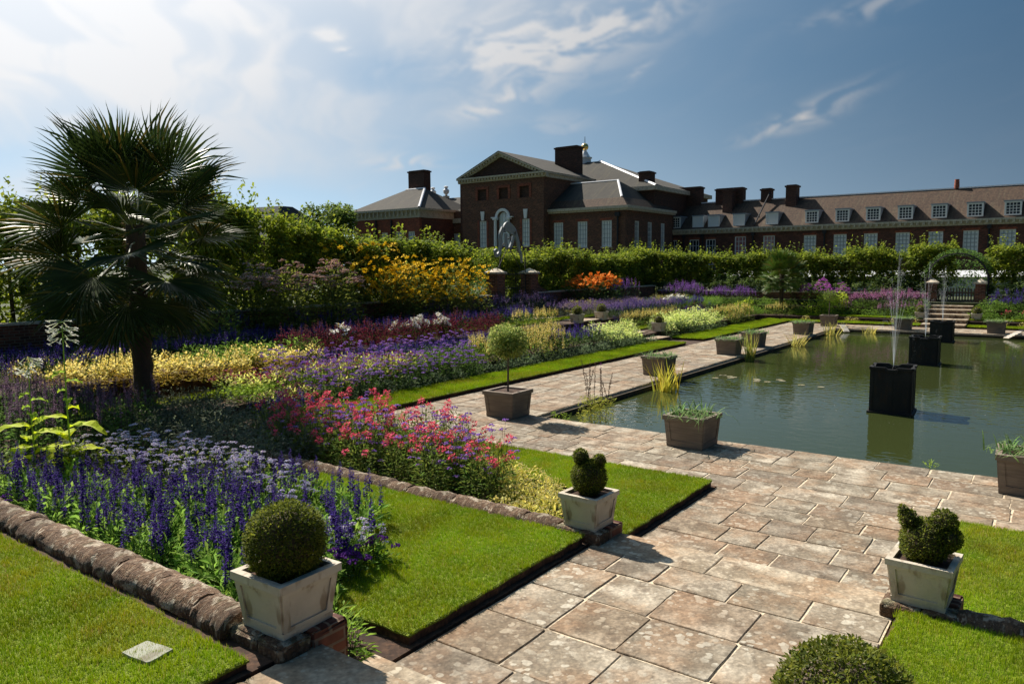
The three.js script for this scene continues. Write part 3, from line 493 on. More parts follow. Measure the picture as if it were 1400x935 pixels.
// ---------- garden walls, pillars and gates ----------
function wall(label, x0, x1, z0, z1, y0, y1) { const t = thing('brick_wall', label, 'wall'); obj('brickwork', bx(x0, x1, y0, y1 - 0.06, z0, z1), M.gardenBrick, t); obj('coping', bx(x0 - 0.03, x1 + 0.03, y1 - 0.06, y1, z0 - 0.03, z1 + 0.03), M.stoneTrim, t); return t; }
wall('low brick wall behind the far flowers before the far hedge', -18.4, -3.35, -44.35, -44.05, 0.3, 1.43);
wall('low brick wall beyond the wooden gate pillar', -0.6, 10, -44.35, -44.05, 0.3, 1.4);
wall('low brick wall beyond the iron gate, behind the orange dahlias', -18.9, -18.6, -44, -30.7, 0.4, 1.72);
wall('low brick wall hidden behind the tall yellow daisies', -18.9, -18.6, -27.1, 6, 0.4, 1.7);
function pillar(x, z, y0, y1, label, w = 0.62) { const t = thing('gate_pillar', label, 'pillar', [x, 0, z]); const a = w / 2; obj('shaft', bx(-a, a, y0, y1 - 0.28, -a, a), M.gardenBrick, t); obj('cap', [bx(-a - 0.07, a + 0.07, y1 - 0.28, y1 - 0.2, -a - 0.07, a + 0.07), new THREE.ConeGeometry((a + 0.05) * 1.414, 0.2, 4).rotateY(Math.PI / 4).translate(0, y1 - 0.1, 0)], M.stoneTrim, t); return t; }
pillar(-18.75, -27.5, 0.6, 2.93, 'brick gate pillar partly behind the yellow daisies'); pillar(-18.75, -30.2, 0.6, 2.9, 'brick gate pillar joined to the ramped wall by the iron gate');
pillar(-3.09, -44.2, 0.4, 2.2, 'brick gate pillar behind the fountain mist', 0.44); pillar(-0.97, -44.2, 0.4, 2.2, 'brick gate pillar with the wooden gate on its hinge side', 0.44);
{ const t = thing('wall_ramp', 'sloping brick shoulder between the iron gate pillar and low wall', 'wall', [-18.75, 0, 0]); obj('brickwork', new THREE.ExtrudeGeometry(new THREE.Shape([[30.51, 0.5], [31.7, 0.5], [31.7, 1.74], [31.0, 1.95], [30.51, 2.45]].map((p) => new THREE.Vector2(...p))), { depth: 0.28, bevelEnabled: false }).rotateY(Math.PI / 2).translate(-0.14, 0, 0), M.gardenBrick, t); }
function arcPts(cx, cy, r, a0, a1, n, f) { const o = []; for (let k = 0; k <= n; k++) { const a = a0 + (a1 - a0) * k / n; o.push(f(cx + Math.cos(a) * r, cy + Math.sin(a) * r)); } return o; }
{ const t = thing('iron_gate', 'tall dark iron gate between the two brick pillars', 'gate', [-18.75, 0.95, -28.85]); for (let k = 0; k < 13; k++) { const m = new MB(), z = -1.0 + k * 0.1667; m.tube([V(0, 0.05, z), V(0, 1.75 + 0.2 * Math.sin(k / 12 * Math.PI), z)], 0.012, 0.012, 5); mesh('bar', m.geo(), M.iron, t); } for (const y of [0.2, 1.0, 1.65]) obj('rail', bx(-0.015, 0.015, y, y + 0.04, -1.03, 1.03), M.iron, t);
  const a = new MB(); a.tube([V(0, 0, -1.0), V(0, 2.0, -1.0), ...arcPts(0, 2.4, 1.0, Math.PI, 0, 14, (p, q) => V(0, q, p)), V(0, 2.0, 1.0), V(0, 0, 1.0)], 0.03, 0.03, 6); mesh('arch', a.geo(), M.iron, t); }
{ const t = thing('wire_sculpture', 'pale grey openwork metal figure with curled ends above the iron gate', 'sculpture', [-18.6, 3.2, -28.3]);   // local x runs along -z of the garden
  const strip = (pts, w) => { const c = new THREE.CatmullRomCurve3(pts.map(([a, b]) => V(0, b, -a))), P = c.getPoints(40), m = []; const s = []; for (let k = 0; k < P.length; k++) { const d = (k < P.length - 1 ? P[k + 1].clone().sub(P[k]) : P[k].clone().sub(P[k - 1])).normalize(), ww = (typeof w === 'function' ? w(k / 40) : w) / 2, n = V(0, d.z, -d.y); s.push([P[k].clone().addScaledVector(n, ww), P[k].clone().addScaledVector(n, -ww)]); }
    const mb = new MB(); for (const [a, b] of s) { mb.v(-0.04, a.y, a.z); mb.v(-0.04, b.y, b.z); mb.v(0.04, b.y, b.z); mb.v(0.04, a.y, a.z); } for (let k = 0; k < s.length - 1; k++) for (let q = 0; q < 4; q++) { const A = k * 4 + q, B = k * 4 + (q + 1) % 4; mb.i.push(A, B, B + 4, A, B + 4, A + 4); } return mb.geo(); };
  mesh('body', strip([[-0.35, 1.45], [-0.1, 1.62], [0.25, 1.5], [0.55, 1.35]], (k) => 0.26 + 0.2 * Math.sin(k * 3)), M.paleMetal, t);
  mesh('trunk_curl', strip([[-0.4, 1.55], [-0.62, 1.2], [-0.62, 0.75], [-0.72, 0.4], [-0.95, 0.28], [-1.02, 0.5], [-0.9, 0.55]], (k) => 0.24 - 0.14 * k), M.paleMetal, t);
  mesh('tail_curl', strip([[0.5, 1.4], [0.72, 1.0], [0.85, 0.6], [1.0, 0.3], [1.05, -0.05]], (k) => 0.24 - 0.18 * k), M.paleMetal, t);
  mesh('foreleg', strip([[-0.2, 1.3], [-0.2, 0.9], [-0.12, 0.62]], 0.18), M.paleMetal, t); mesh('hind_leg', strip([[0.4, 1.2], [0.28, 0.9], [0.1, 0.62]], 0.16), M.paleMetal, t);
  const r = new MB(); r.tube([V(0, -0.4, 0.9), V(0, 0.55, 0.15), V(0, 0.62, 0.0)], 0.02, 0.02, 5); r.tube([V(0, 0.62, -0.1), V(0, -0.3, -0.9)], 0.02, 0.02, 5); mesh('support_rod', r.geo(), M.iron, t); }
{ const t = thing('wooden_gate', 'dark wooden picket gate at the top of the palace steps', 'gate', [-2.03, 0.83, -44.3]); for (let k = 0; k < 13; k++) obj('picket', bx(-0.8 + k * 0.13, -0.74 + k * 0.13, 0.05, 0.78 + 0.1 * Math.cos((k - 6) / 6), -0.012, 0.012), M.trunk, t); for (const y of [0.14, 0.6]) obj('rail', bx(-0.82, 0.86, y, y + 0.08, 0.013, 0.04), M.trunk, t); }
{ const t = thing('arch_pergola', 'dark iron hoop arch over the gateway in the far hedge', 'arch', [-2.03, 0.9, -45.2]); for (const z of [-1.2, -0.4, 0.4, 1.0]) { const m = new MB(); m.tube([V(-1.35, 0, z), V(-1.35, 1.2, z), ...arcPts(0, 1.2, 1.35, Math.PI, 0, 16, (p, q) => V(p, q, z)), V(1.35, 0, z)], 0.035, 0.035, 6); mesh('hoop', m.geo(), M.iron, t); } }
// pale building, path goers and a slate roof behind the hedges
{ const t = thing('marquee', 'long white marquee glimpsed through gaps in the far hedge', 'marquee', [-8, 1.0, -55]); obj('wall', bx(-10, 14, 0, 1.15, -3, 3), M.white, t); obj('roof', hexa(rect4(-10.2, 14.2, -3.2, 3.2, 1.15), rect4(-9.5, 13.5, -0.3, 0.3, 1.5)), M.white, t); }
{ const t = thing('slate_house', 'blue grey roofed building glimpsed over the hedge beside the palm', 'building', [-82, 1.5, -60], 0.1); obj('wall', bx(-8.5, 8.5, -0.9, 5.2, -6, 6), M.brick, t); obj('roof', hexa(rect4(-8.9, 8.9, -6.4, 6.4, 5.2), rect4(-7.6, 5, -1, 1, 9.2)), M.greyRoof, t); }
// ---------- the palace ----------
function facade(w, h, holes, depth = 0.35) {   // in the xy plane, front at z = 0
  const s = new THREE.Shape([[0, 0], [w, 0], [w, h], [0, h]].map((p) => new THREE.Vector2(...p)));
  for (const [x0, x1, y0, y1, arch] of holes) { const p = new THREE.Path(); p.moveTo(x0, y0); p.lineTo(x0, y1); if (arch) p.absarc((x0 + x1) / 2, y1, (x1 - x0) / 2, Math.PI, 0, true); else p.lineTo(x1, y1); p.lineTo(x1, y0); p.lineTo(x0, y0); s.holes.push(p); }
  return new THREE.ExtrudeGeometry(s, { depth, bevelEnabled: false, curveSegments: 10 }).translate(0, 0, -depth);
}
function sash(parent, x0, x1, y0, y1, z, nx, ny, pane, fr = M.whiteTrim, barW = 0.045) {   // a window part with its frame and glazing bars
  const w = obj('window', bx(x0, x1, y0, y1, z - 0.16, z - 0.14), pane, parent), f = 0.09, b = [], bars = [];
  b.push(bx(x0, x0 + f, y0, y1, z - 0.138, z - 0.05), bx(x1 - f, x1, y0, y1, z - 0.138, z - 0.05), bx(x0 + f, x1 - f, y1 - f, y1, z - 0.138, z - 0.05), bx(x0 + f, x1 - f, y0, y0 + f, z - 0.138, z - 0.05));
  obj('frame', b, fr, w);
  for (let k = 1; k < nx; k++) { const x = x0 + (x1 - x0) * k / nx; bars.push(bx(x - barW / 2, x + barW / 2, y0 + f, y1 - f, z - 0.137, z - 0.09)); }
  for (let k = 1; k < ny; k++) { const y = y0 + (y1 - y0) * k / ny; bars.push(bx(x0 + f, x1 - f, y - barW / 2, y + barW / 2, z - 0.136, z - 0.085)); }
  if (bars.length) obj('glazing_bars', bars, pane === M.blueBlind || pane === M.blind ? M.bars : fr, w);
  obj('sill', bx(x0 - 0.08, x1 + 0.08, y0 - 0.12, y0, z - 0.1, z + 0.06), M.stoneTrim, w); return w;
}
function dentils(x0, x1, y, z, step = 0.5, s = 0.22) { const o = []; for (let x = x0; x < x1; x += step) o.push(bx(x, x + s, y, y + s, z, z + 0.22)); return o; }
function chimney(parent, x0, x1, y0, y1, z0, z1, mat = M.brickDark) { const c = obj('chimney', [bx(x0, x1, y0, y1 - 0.25, z0, z1), bx(x0 - 0.1, x1 + 0.1, y1 - 0.25, y1 - 0.08, z0 - 0.1, z1 + 0.1), bx(x0 + 0.05, x1 - 0.05, y1 - 0.08, y1, z0 + 0.05, z1 - 0.05)], mat, parent); return c; }
// long wing
{ const t = thing('palace_wing', 'long brick palace wing with tiled roof and a row of dormers', 'building', [0, 1, -80]), Y = -1;   // local y = world y - 1
  const X0 = -35.5, X1 = 14, wins = [[-33.6, 'd'], [-31.0, 'd'], [-29.1, 'd'], [-25.8, 'r'], [-22.75, 'p'], ...[-18.62, -15.74, -12.94, -10.15, -7.39, -4.59, -1.79, 1.0, 3.8, 6.6, 9.4].map((x) => [x, 'b'])];
  const dims = (k) => (k === 'd' ? [0.55, 2.3 + Y, 5.75 + Y] : k === 'b' ? [0.6, 3.7 + Y, 5.88 + Y] : [0.6, 3.4 + Y, 5.95 + Y]);
  obj('wall', facade(X1 - X0, 5.35, wins.map(([x, k]) => { const [w, a, b] = dims(k); return [x - X0 - w, x - X0 + w, a, b]; })).translate(X0, 0, 0), M.brickPurple, t);
  obj('core', bx(X0 + 0.1, X1, 0, 5.3, -8, -0.4), M.brickDark, t);
  for (const [x, k] of wins) { const [w, a, b] = dims(k); sash(t, x - w, x + w, a, b, 0, k === 'b' ? 4 : 3, k === 'b' ? 6 : 5, { d: M.darkGlass, b: M.blueBlind, r: M.redBlind, p: M.pinkBlind }[k], M.whiteTrim, k === 'b' ? 0.07 : 0.05); obj('lintel', bx(x - w - 0.1, x + w + 0.1, b, b + 0.22, 0.003, 0.03), M.brickRed, t); }
  obj('cornice', [bx(X0, X1, 5.35, 5.5, -0.3, 0.16), bx(X0, X1, 5.72, 5.9, -0.3, 0.45), bx(X0, X1, 5.5, 5.72, -0.3, 0.2), ...dentils(X0, X1, 5.5, 0.2)], M.stoneTrim, t);
  obj('roof', poly([[X0, 5.9, 0.3], [X1, 5.9, 0.3], [X1, 9.05, -4], [X0, 9.05, -4], [X0, 5.9, -8.3], [X1, 5.9, -8.3]], [[0, 1, 2, 3], [3, 2, 5, 4], [1, 5, 2], [0, 3, 4], [0, 4, 5, 1]]), M.tile, t);
  obj('ridge', bx(X0, X1, 9.0, 9.12, -4.15, -3.85), M.leadStrip, t);
  for (const [x, g] of [[-33.3, 1], [-30.6, 0], [-28.8, 0], [-26.0, 0], [-22.5, 0], ...[-18.5, -15.6, -12.8, -10.0, -7.2, -4.35, -1.5, 1.3, 4.1, 7, 9.7].map((q) => [q, 1])]) {
    const d = obj('dormer', [hexa(rect4(x - 0.62, x + 0.62, -2.2, -0.08, 6.05), rect4(x - 0.62, x + 0.62, -2.2, -0.08, 7.3)), hexa(rect4(x - 0.72, x + 0.72, -2.6, 0.05, 7.3), rect4(x - 0.70, x + 0.70, -2.6, 0.05, 7.42))], M.leadRoof, t);
    const fr = [], z = -0.08; obj('pane', bx(x - 0.5, x + 0.5, 6.2, 7.22, z + 0.002, z + 0.02), g ? M.darkGlass : M.blueBlind, d);
    fr.push(bx(x - 0.64, x - 0.5, 6.1, 7.3, z + 0.003, z + 0.1), bx(x + 0.5, x + 0.64, 6.1, 7.3, z + 0.003, z + 0.1), bx(x - 0.5, x + 0.5, 7.2, 7.3, z + 0.003, z + 0.09), bx(x - 0.5, x + 0.5, 6.1, 6.22, z + 0.003, z + 0.12)); for (let k = 1; k < 4; k++) { fr.push(bx(x - 0.5 + k * 0.25 - 0.025, x - 0.5 + k * 0.25 + 0.025, 6.22, 7.2, z + 0.021, z + 0.05)); if (k < 4) fr.push(bx(x - 0.5, x + 0.5, 6.2 + k * 0.25 - 0.025, 6.2 + k * 0.25 + 0.025, z + 0.0215, z + 0.048)); } obj('dormer_frame', fr, M.whiteTrim, d); }
  const q = (x) => (x - 2.28) * 1.05 + 2.28, v = (y) => (y - 3) * 1.05 + 3 + Y;
  chimney(t, q(-32.8), q(-30.2), 8.4, v(11.54), -4.6, -3.6); chimney(t, q(-28.5), q(-25.5), 8.4, v(11.15), -4.6, -3.6); chimney(t, q(-27.2), q(-26.2), 6.9, v(10.9), -3.6, -2.2); chimney(t, q(-23.6), q(-22.55), 8.4, v(10.85), -4.5, -3.6); chimney(t, q(-20.8), q(-19.75), 7.6, v(10.95), -3.9, -2.7);
  obj('chimney_pot', new THREE.CylinderGeometry(0.2, 0.25, 0.9, 10).translate(q(-5.89), 9.45, -4), M.brickRed, t);
  for (const x of [-32.2, -30.0, -24.4, -17.2, -3.2]) obj('downpipe', [new THREE.CylinderGeometry(0.08, 0.08, 5.3, 8).translate(x, 2.7, 0.12), bx(x - 0.16, x + 0.16, 5.0, 5.33, 0.03, 0.3)], M.iron, t);
  const fl = new MB(); fl.tube([V(-24.3, 6.1, 0.1), V(-23.9, 9.8, -3.7)], 0.09, 0.09, 6); mesh('flue_pipe', fl.geo(), M.iron, t); }
// gallery block beside the wing
{ const t = thing('palace_gallery', 'brick palace block with three tall white sash windows', 'building', [0, 1, -68]), A = -42.9, B = -33.3;
  const ws = [-41.26, -38.3, -35.44];
  obj('wall', facade(B - A, 7.5, ws.map((x) => [x - A - 0.58, x - A + 0.58, 3.9, 6.55])).translate(A, 0, 0), M.brick, t);
  for (const x of ws) { sash(t, x - 0.58, x + 0.58, 3.9, 6.55, 0, 4, 6, M.blind, M.whiteTrim, 0.035); obj('lintel', bx(x - 0.75, x + 0.75, 6.55, 6.8, 0.003, 0.03), M.brickRed, t); }
  const sw = [2.2, 5.2, 8.4];
  const side = obj('side_wall', facade(10.9, 7.5, sw.map((x) => [x - 0.5, x + 0.5, 3.4, 6.5])), M.brick, t); side.rotation.y = Math.PI / 2; side.position.set(B, 0, -0.36);
  const sg = new THREE.Group(); sg.name = 'side_windows'; t.add(sg); sg.rotation.y = Math.PI / 2; sg.position.set(B, 0, -0.36); sw.forEach((x, k) => sash(sg, x - 0.5, x + 0.5, 3.4, 6.5, 0, 4, 6, k === 2 ? M.blind : M.darkGlass));
  obj('core', bx(A, B - 0.4, 0, 7.45, -11, -0.4), M.brickDark, t);
  obj('cornice', [bx(A, B + 0.35, 7.5, 7.68, -11.3, 0.22), bx(A, B + 0.5, 7.68, 7.95, -11.3, 0.42)], M.stoneTrim, t);
  obj('tile_band', hexa(rect4(A, B + 0.3, -11.2, 0.25, 7.95), rect4(A, B - 0.7, -10.2, -0.75, 8.85)), M.tile, t);
  const rf = obj('roof', poly([[A, 8.85, -0.9], [B - 0.9, 8.85, -0.9], [B - 0.9, 8.85, -10], [A, 8.85, -10], [A, 11.0, -4.4], [B - 3.2, 11.0, -4.4]], [[0, 1, 5, 4], [1, 2, 5], [2, 3, 4, 5], [0, 4, 3], [0, 3, 2, 1]]), M.slate, t);
  const h = new MB(); h.tube([V(B - 3.2, 11.02, -4.4), V(B - 0.9, 8.9, -0.9)], 0.13, 0.13, 6); h.tube([V(A, 11.03, -4.4), V(B - 3.2, 11.03, -4.4)], 0.1, 0.1, 6); mesh('lead_hip', h.geo(), M.leadStrip, t);
  obj('downpipe', [new THREE.CylinderGeometry(0.1, 0.1, 7.2, 8).translate(-34.1, 3.7, 0.14), bx(-34.35, -33.85, 6.9, 7.3, 0.03, 0.35)], M.iron, t);
  chimney(t, -35.8, -34.5, 8.0, 12.2, -9.2, -7.8); }
// pedimented block
{ const t = thing('palace_pavilion', 'brick pavilion with a triangular pediment and arched central window', 'building', [0, 1, -66.9]), A = -53.6, B = -42.4, C = -48.0;
  const low = [-50.6, -44.72], up = [-50.68, -47.68, -44.88];
  obj('wall', facade(B - A, 11.35, [...low.map((x) => [x - A - 0.48, x - A + 0.48, 4.15, 7.05]), ...up.map((x) => [x - A - 0.62, x - A + 0.62, 9.35, 10.55]), [C + 0.2 - A - 0.62, C + 0.2 - A + 0.62, 4.2, 7.3, 1]]).translate(A, 0, 0), M.brick, t);
  for (const x of low) { sash(t, x - 0.48, x + 0.48, 4.15, 7.05, 0, 3, 6, M.blind); obj('red_surround', [bx(x - 0.78, x - 0.5, 4.15, 7.15, 0.003, 0.04), bx(x + 0.5, x + 0.78, 4.15, 7.15, 0.003, 0.04)], M.brickRed, t); obj('keystone', hexa(rect4(x - 0.16, x + 0.16, 0.003, 0.12, 7.1), rect4(x - 0.27, x + 0.27, 0.003, 0.12, 8.1)), M.whiteTrim, t); }
  for (const x of up) { obj('blind_window', bx(x - 0.62, x + 0.62, 9.35, 10.55, -0.3, -0.2), M.brickDark, t); obj('red_surround', [bx(x - 0.92, x - 0.63, 9.35, 10.85, 0.003, 0.05), bx(x + 0.63, x + 0.92, 9.35, 10.85, 0.003, 0.05), bx(x - 0.63, x + 0.63, 10.56, 10.85, 0.003, 0.049)], M.brickRed, t); }
  { const x = C + 0.2, w = obj('window', [bx(x - 0.62, x + 0.62, 4.2, 7.3, -0.2, -0.17), new THREE.CircleGeometry(0.62, 16, 0, Math.PI).translate(x, 7.3, -0.17)], M.blueBlind, t);
    const bars = []; for (const k of [-0.22, 0.22]) bars.push(bx(x + k - 0.03, x + k + 0.03, 4.2, 7.8, -0.168, -0.1)); for (let k = 0; k < 7; k++) bars.push(bx(x - 0.62, x + 0.62, 4.5 + k * 0.47, 4.56 + k * 0.47, -0.167, -0.11)); obj('glazing_bars', bars, M.whiteTrim, w);
    const ar = new THREE.Shape(); ar.absarc(0, 0, 1.02, 0, Math.PI, false); ar.absarc(0, 0, 0.72, Math.PI, 0, true);
    obj('arch_surround', new THREE.ExtrudeGeometry(ar, { depth: 0.14, bevelEnabled: false, curveSegments: 14 }).translate(x, 7.3, 0.003), M.whiteTrim, t);
    for (const s of [-1, 1]) { obj('column', [new THREE.CylinderGeometry(0.16, 0.19, 2.9, 12).translate(x + s * 0.9, 5.65, 0.2), bx(x + s * 0.9 - 0.26, x + s * 0.9 + 0.26, 7.08, 7.28, 0.003, 0.4)], M.whiteTrim, t); obj('impost', bx(x + s * 1.05 - 0.42, x + s * 1.05 + 0.42, 7.28, 7.4, 0.003, 0.3), M.whiteTrim, t); } }
  obj('side_wall', [bx(B - 0.3, B, 0, 11.35, -11, -0.36), bx(A, A + 0.3, 0, 11.35, -11, -0.36), bx(A + 0.3, B - 0.3, 0, 11.3, -11.2, -10.8)], M.brick, t);
  obj('core', bx(A + 0.31, B - 0.31, 0, 11.2, -10.7, -0.4), M.brickDark, t);
  obj('cornice', [bx(A - 0.2, B + 0.2, 11.35, 11.5, -11.2, 0.15), bx(A - 0.4, B + 0.4, 11.72, 11.9, -11.4, 0.5), bx(A - 0.2, B + 0.2, 11.5, 11.72, -11.2, 0.18), ...dentils(A - 0.2, B, 11.5, 0.18, 0.42, 0.21)], M.stoneTrim, t);
  const rake = (s) => { const a = [C, 14.45], b = [s < 0 ? A - 0.45 : B + 0.45, 11.9], o = []; const d = [b[0] - a[0], b[1] - a[1]], L = Math.hypot(...d), th = 0.42; const f = (dy0, dy1, z1) => new THREE.ExtrudeGeometry(new THREE.Shape([[a[0], a[1] + dy0], [b[0], b[1] + dy0], [b[0], b[1] + dy1], [a[0], a[1] + dy1]].map((p) => new THREE.Vector2(...p))), { depth: z1 + 0.3, bevelEnabled: false }).translate(0, 0, -0.3); o.push(f(-0.02, -0.2, 0.48), f(-0.42, -0.55, 0.16), f(-0.2, -0.42, 0.2)); for (let k = 0.6; k < L - 1.2; k += 0.42) { const x = a[0] + d[0] * k / L, y = a[1] + d[1] * k / L; o.push(bx(x - 0.1, x + 0.1, y - 0.42, y - 0.22, 0.2, 0.4)); } return o; };
  obj('raking_cornice', [...rake(-1), ...rake(1)], M.stoneTrim, t);
  obj('tympanum', poly([[A + 0.2, 11.9, -0.05], [B - 0.2, 11.9, -0.05], [C, 14.1, -0.05]], [[0, 1, 2]]), M.brickDark, t);
  obj('roof', poly([[A - 0.45, 11.92, 0.5], [B + 0.45, 11.92, 0.5], [C, 14.5, 0.5], [A - 0.45, 11.92, -12], [B + 0.45, 11.92, -12], [C, 14.5, -12]], [[1, 4, 5, 2], [0, 2, 5, 3], [3, 5, 4], [0, 3, 4, 1]]), M.slate, t);
  chimney(t, A - 0.95, A + 0.1, 6, 12.15, -2.6, -0.8);
  chimney(t, -46.4, -43.4, 11.5, 15.75, -9.7, -8.4); }
// lower block with a hipped slate roof
{ const t = thing('palace_lodge', 'red brick palace block with a hipped slate roof and white frieze', 'building', [0, 1, -64]), A = -68.6, B = -57.6;
  const ws = [-66.1, -63.3, -61.0, -58.9];
  obj('wall', facade(B - A, 7.65, ws.map((x) => [x - A - 0.5, x - A + 0.5, 3.4, 6.1])).translate(A, 0, 0), M.brickRed, t);
  for (const x of ws) sash(t, x - 0.5, x + 0.5, 3.4, 6.1, 0, 3, 5, M.blueBlind);
  obj('side_wall', [bx(B - 0.3, B, 0, 7.65, -10, -0.36), bx(A, A + 0.3, 0, 7.65, -10, -0.36)], M.brickPurple, t); obj('core', bx(A + 0.31, B - 0.31, 0, 7.6, -10, -0.4), M.brickDark, t);
  obj('frieze', [bx(A - 0.1, B + 0.1, 7.65, 8.5, -10.2, 0.08), bx(A - 0.35, B + 0.35, 8.5, 8.75, -10.4, 0.4)], M.stoneTrim, t); obj('bracket', Array.from({ length: 16 }, (_, k) => bx(A + 0.3 + k * 0.68, A + 0.48 + k * 0.68, 7.95, 8.49, 0.08, 0.3)), M.stoneTrim, t);
  const P = [[A - 0.3, 8.75, 0.35], [B + 0.3, 8.75, 0.35], [B + 0.3, 8.75, -10.3], [A - 0.3, 8.75, -10.3], [-66.6, 11.55, -5], [-63.4, 11.55, -5]].map((p) => p); P[4][0] = -64.4; P[5][0] = -61.3;
  obj('roof', poly(P, [[0, 1, 5, 4], [1, 2, 5], [2, 3, 4, 5], [3, 0, 4], [0, 3, 2, 1]]), M.slate, t);
  const h = new MB(); h.tube([V(...P[5]), V(...P[1])], 0.16, 0.16, 6); h.tube([V(...P[4]), V(...P[5])], 0.13, 0.13, 6); mesh('lead_hip', h.geo(), M.leadStrip, t);
  chimney(t, -64.4, -61.75, 8.5, 13.9, -6.6, -5.4);
  for (const x of [-64.6, -62.0]) obj('downpipe', new THREE.CylinderGeometry(0.11, 0.11, 7.5, 8).translate(x, 3.8, 0.14), M.iron, t); }
{ const t = thing('palace_link', 'recessed brick range between the hipped block and the pavilion', 'building', [0, 1, -70]), A = -63.4, B = -53.7;
  const ws = [-62.5, -59.6, -57.2];
  obj('wall', facade(B - A, 7.2, ws.map((x) => [x - A - 0.6, x - A + 0.6, 3.2, 5.95])).translate(A, 0, 0), M.brick, t); for (const x of ws) sash(t, x - 0.6, x + 0.6, 3.2, 5.95, 0, 3, 5, M.blind);
  obj('core', bx(A, B, 0, 7.1, -12, -0.4), M.brickDark, t); obj('band', bx(A, B, 7.2, 7.75, -0.5, 0.15), M.stoneTrim, t); obj('parapet', bx(A, B, 7.75, 8.6, -0.5, 0.02), M.brick, t);
  obj('roof', poly([[A, 8.3, -0.6], [B, 8.3, -0.6], [B, 10.9, -5.5], [A, 10.9, -5.5], [A, 8.3, -11], [B, 8.3, -11]], [[0, 1, 2, 3], [3, 2, 5, 4], [0, 3, 4], [1, 5, 2], [0, 4, 5, 1]]), M.slate, t); obj('gable_roof', poly([[-58, 8.6, -0.4], [-53.6, 8.6, -0.4], [-53.6, 10.5, -2.6], [-53.6, 8.6, -5], [-58, 8.6, -5]], [[0, 1, 2], [0, 2, 4], [4, 2, 3], [1, 3, 2]]), M.slate, t); }
for (const [x, l] of [[-65.7, 'pale stone urn on the slate roof nearer the tall chimney'], [-63.4, 'pale stone urn on the slate roof nearer the pavilion']]) { const t = thing('stone_urn', l, 'urn', [x, 11.6, -75.4]); obj('pedestal', bx(-0.3, 0.3, 0, 0.6, -0.3, 0.3), M.stoneTrim, t); obj('bowl', new THREE.LatheGeometry([[0.0, 0.6], [0.22, 0.6], [0.12, 0.72], [0.36, 1.0], [0.42, 1.3], [0.3, 1.45], [0.14, 1.55], [0.28, 1.72], [0.3, 1.8], [0, 1.9]].map((p) => new THREE.Vector2(...p)), 14), M.whiteTrim, t); }
// great hipped roof with its lantern
{ const t = thing('palace_main_range', 'tall rear palace range with a hipped slate roof', 'building', [0, 1, -82]);
  obj('wall', bx(-56, -33.5, 0, 10.0, -8, 7), M.brickDark, t); obj('eaves', bx(-56.4, -33.1, 10.0, 10.45, -8.4, 7.4), M.stoneTrim, t);
  const P = [[-56.3, 10.45, 7.3], [-33.2, 10.45, 7.3], [-33.2, 10.45, -8.3], [-56.3, 10.45, -8.3], [-50, 14.7, 0], [-44.2, 14.7, 0]];
  obj('roof', poly(P, [[0, 1, 5, 4], [1, 2, 5], [2, 3, 4, 5], [3, 0, 4], [0, 3, 2, 1]]), M.slate, t); const h = new MB(); h.tube([V(...P[5]), V(...P[1])], 0.16, 0.16, 6); mesh('lead_hip', h.geo(), M.leadStrip, t); }
{ const t = thing('roof_lantern', 'white cupola with a gilded ball above the palace roof', 'cupola', [-46.6, 15.5, -82.5]); obj('drum', [new THREE.CylinderGeometry(0.75, 0.85, 0.9, 16).translate(0, 0.3, 0), new THREE.CylinderGeometry(0.9, 0.9, 0.14, 16).translate(0, 0.82, 0), new THREE.CylinderGeometry(0.3, 0.7, 0.7, 16).translate(0, 1.24, 0), new THREE.CylinderGeometry(0.22, 0.22, 0.3, 12).translate(0, 1.7, 0)], M.whiteTrim, t); obj('gilded_ball', new THREE.SphereGeometry(0.45, 20, 14).translate(0, 2.2, 0), M.gold, t); obj('finial', new THREE.CylinderGeometry(0.03, 0.05, 0.9, 6).translate(0, 3.0, 0), M.iron, t); }
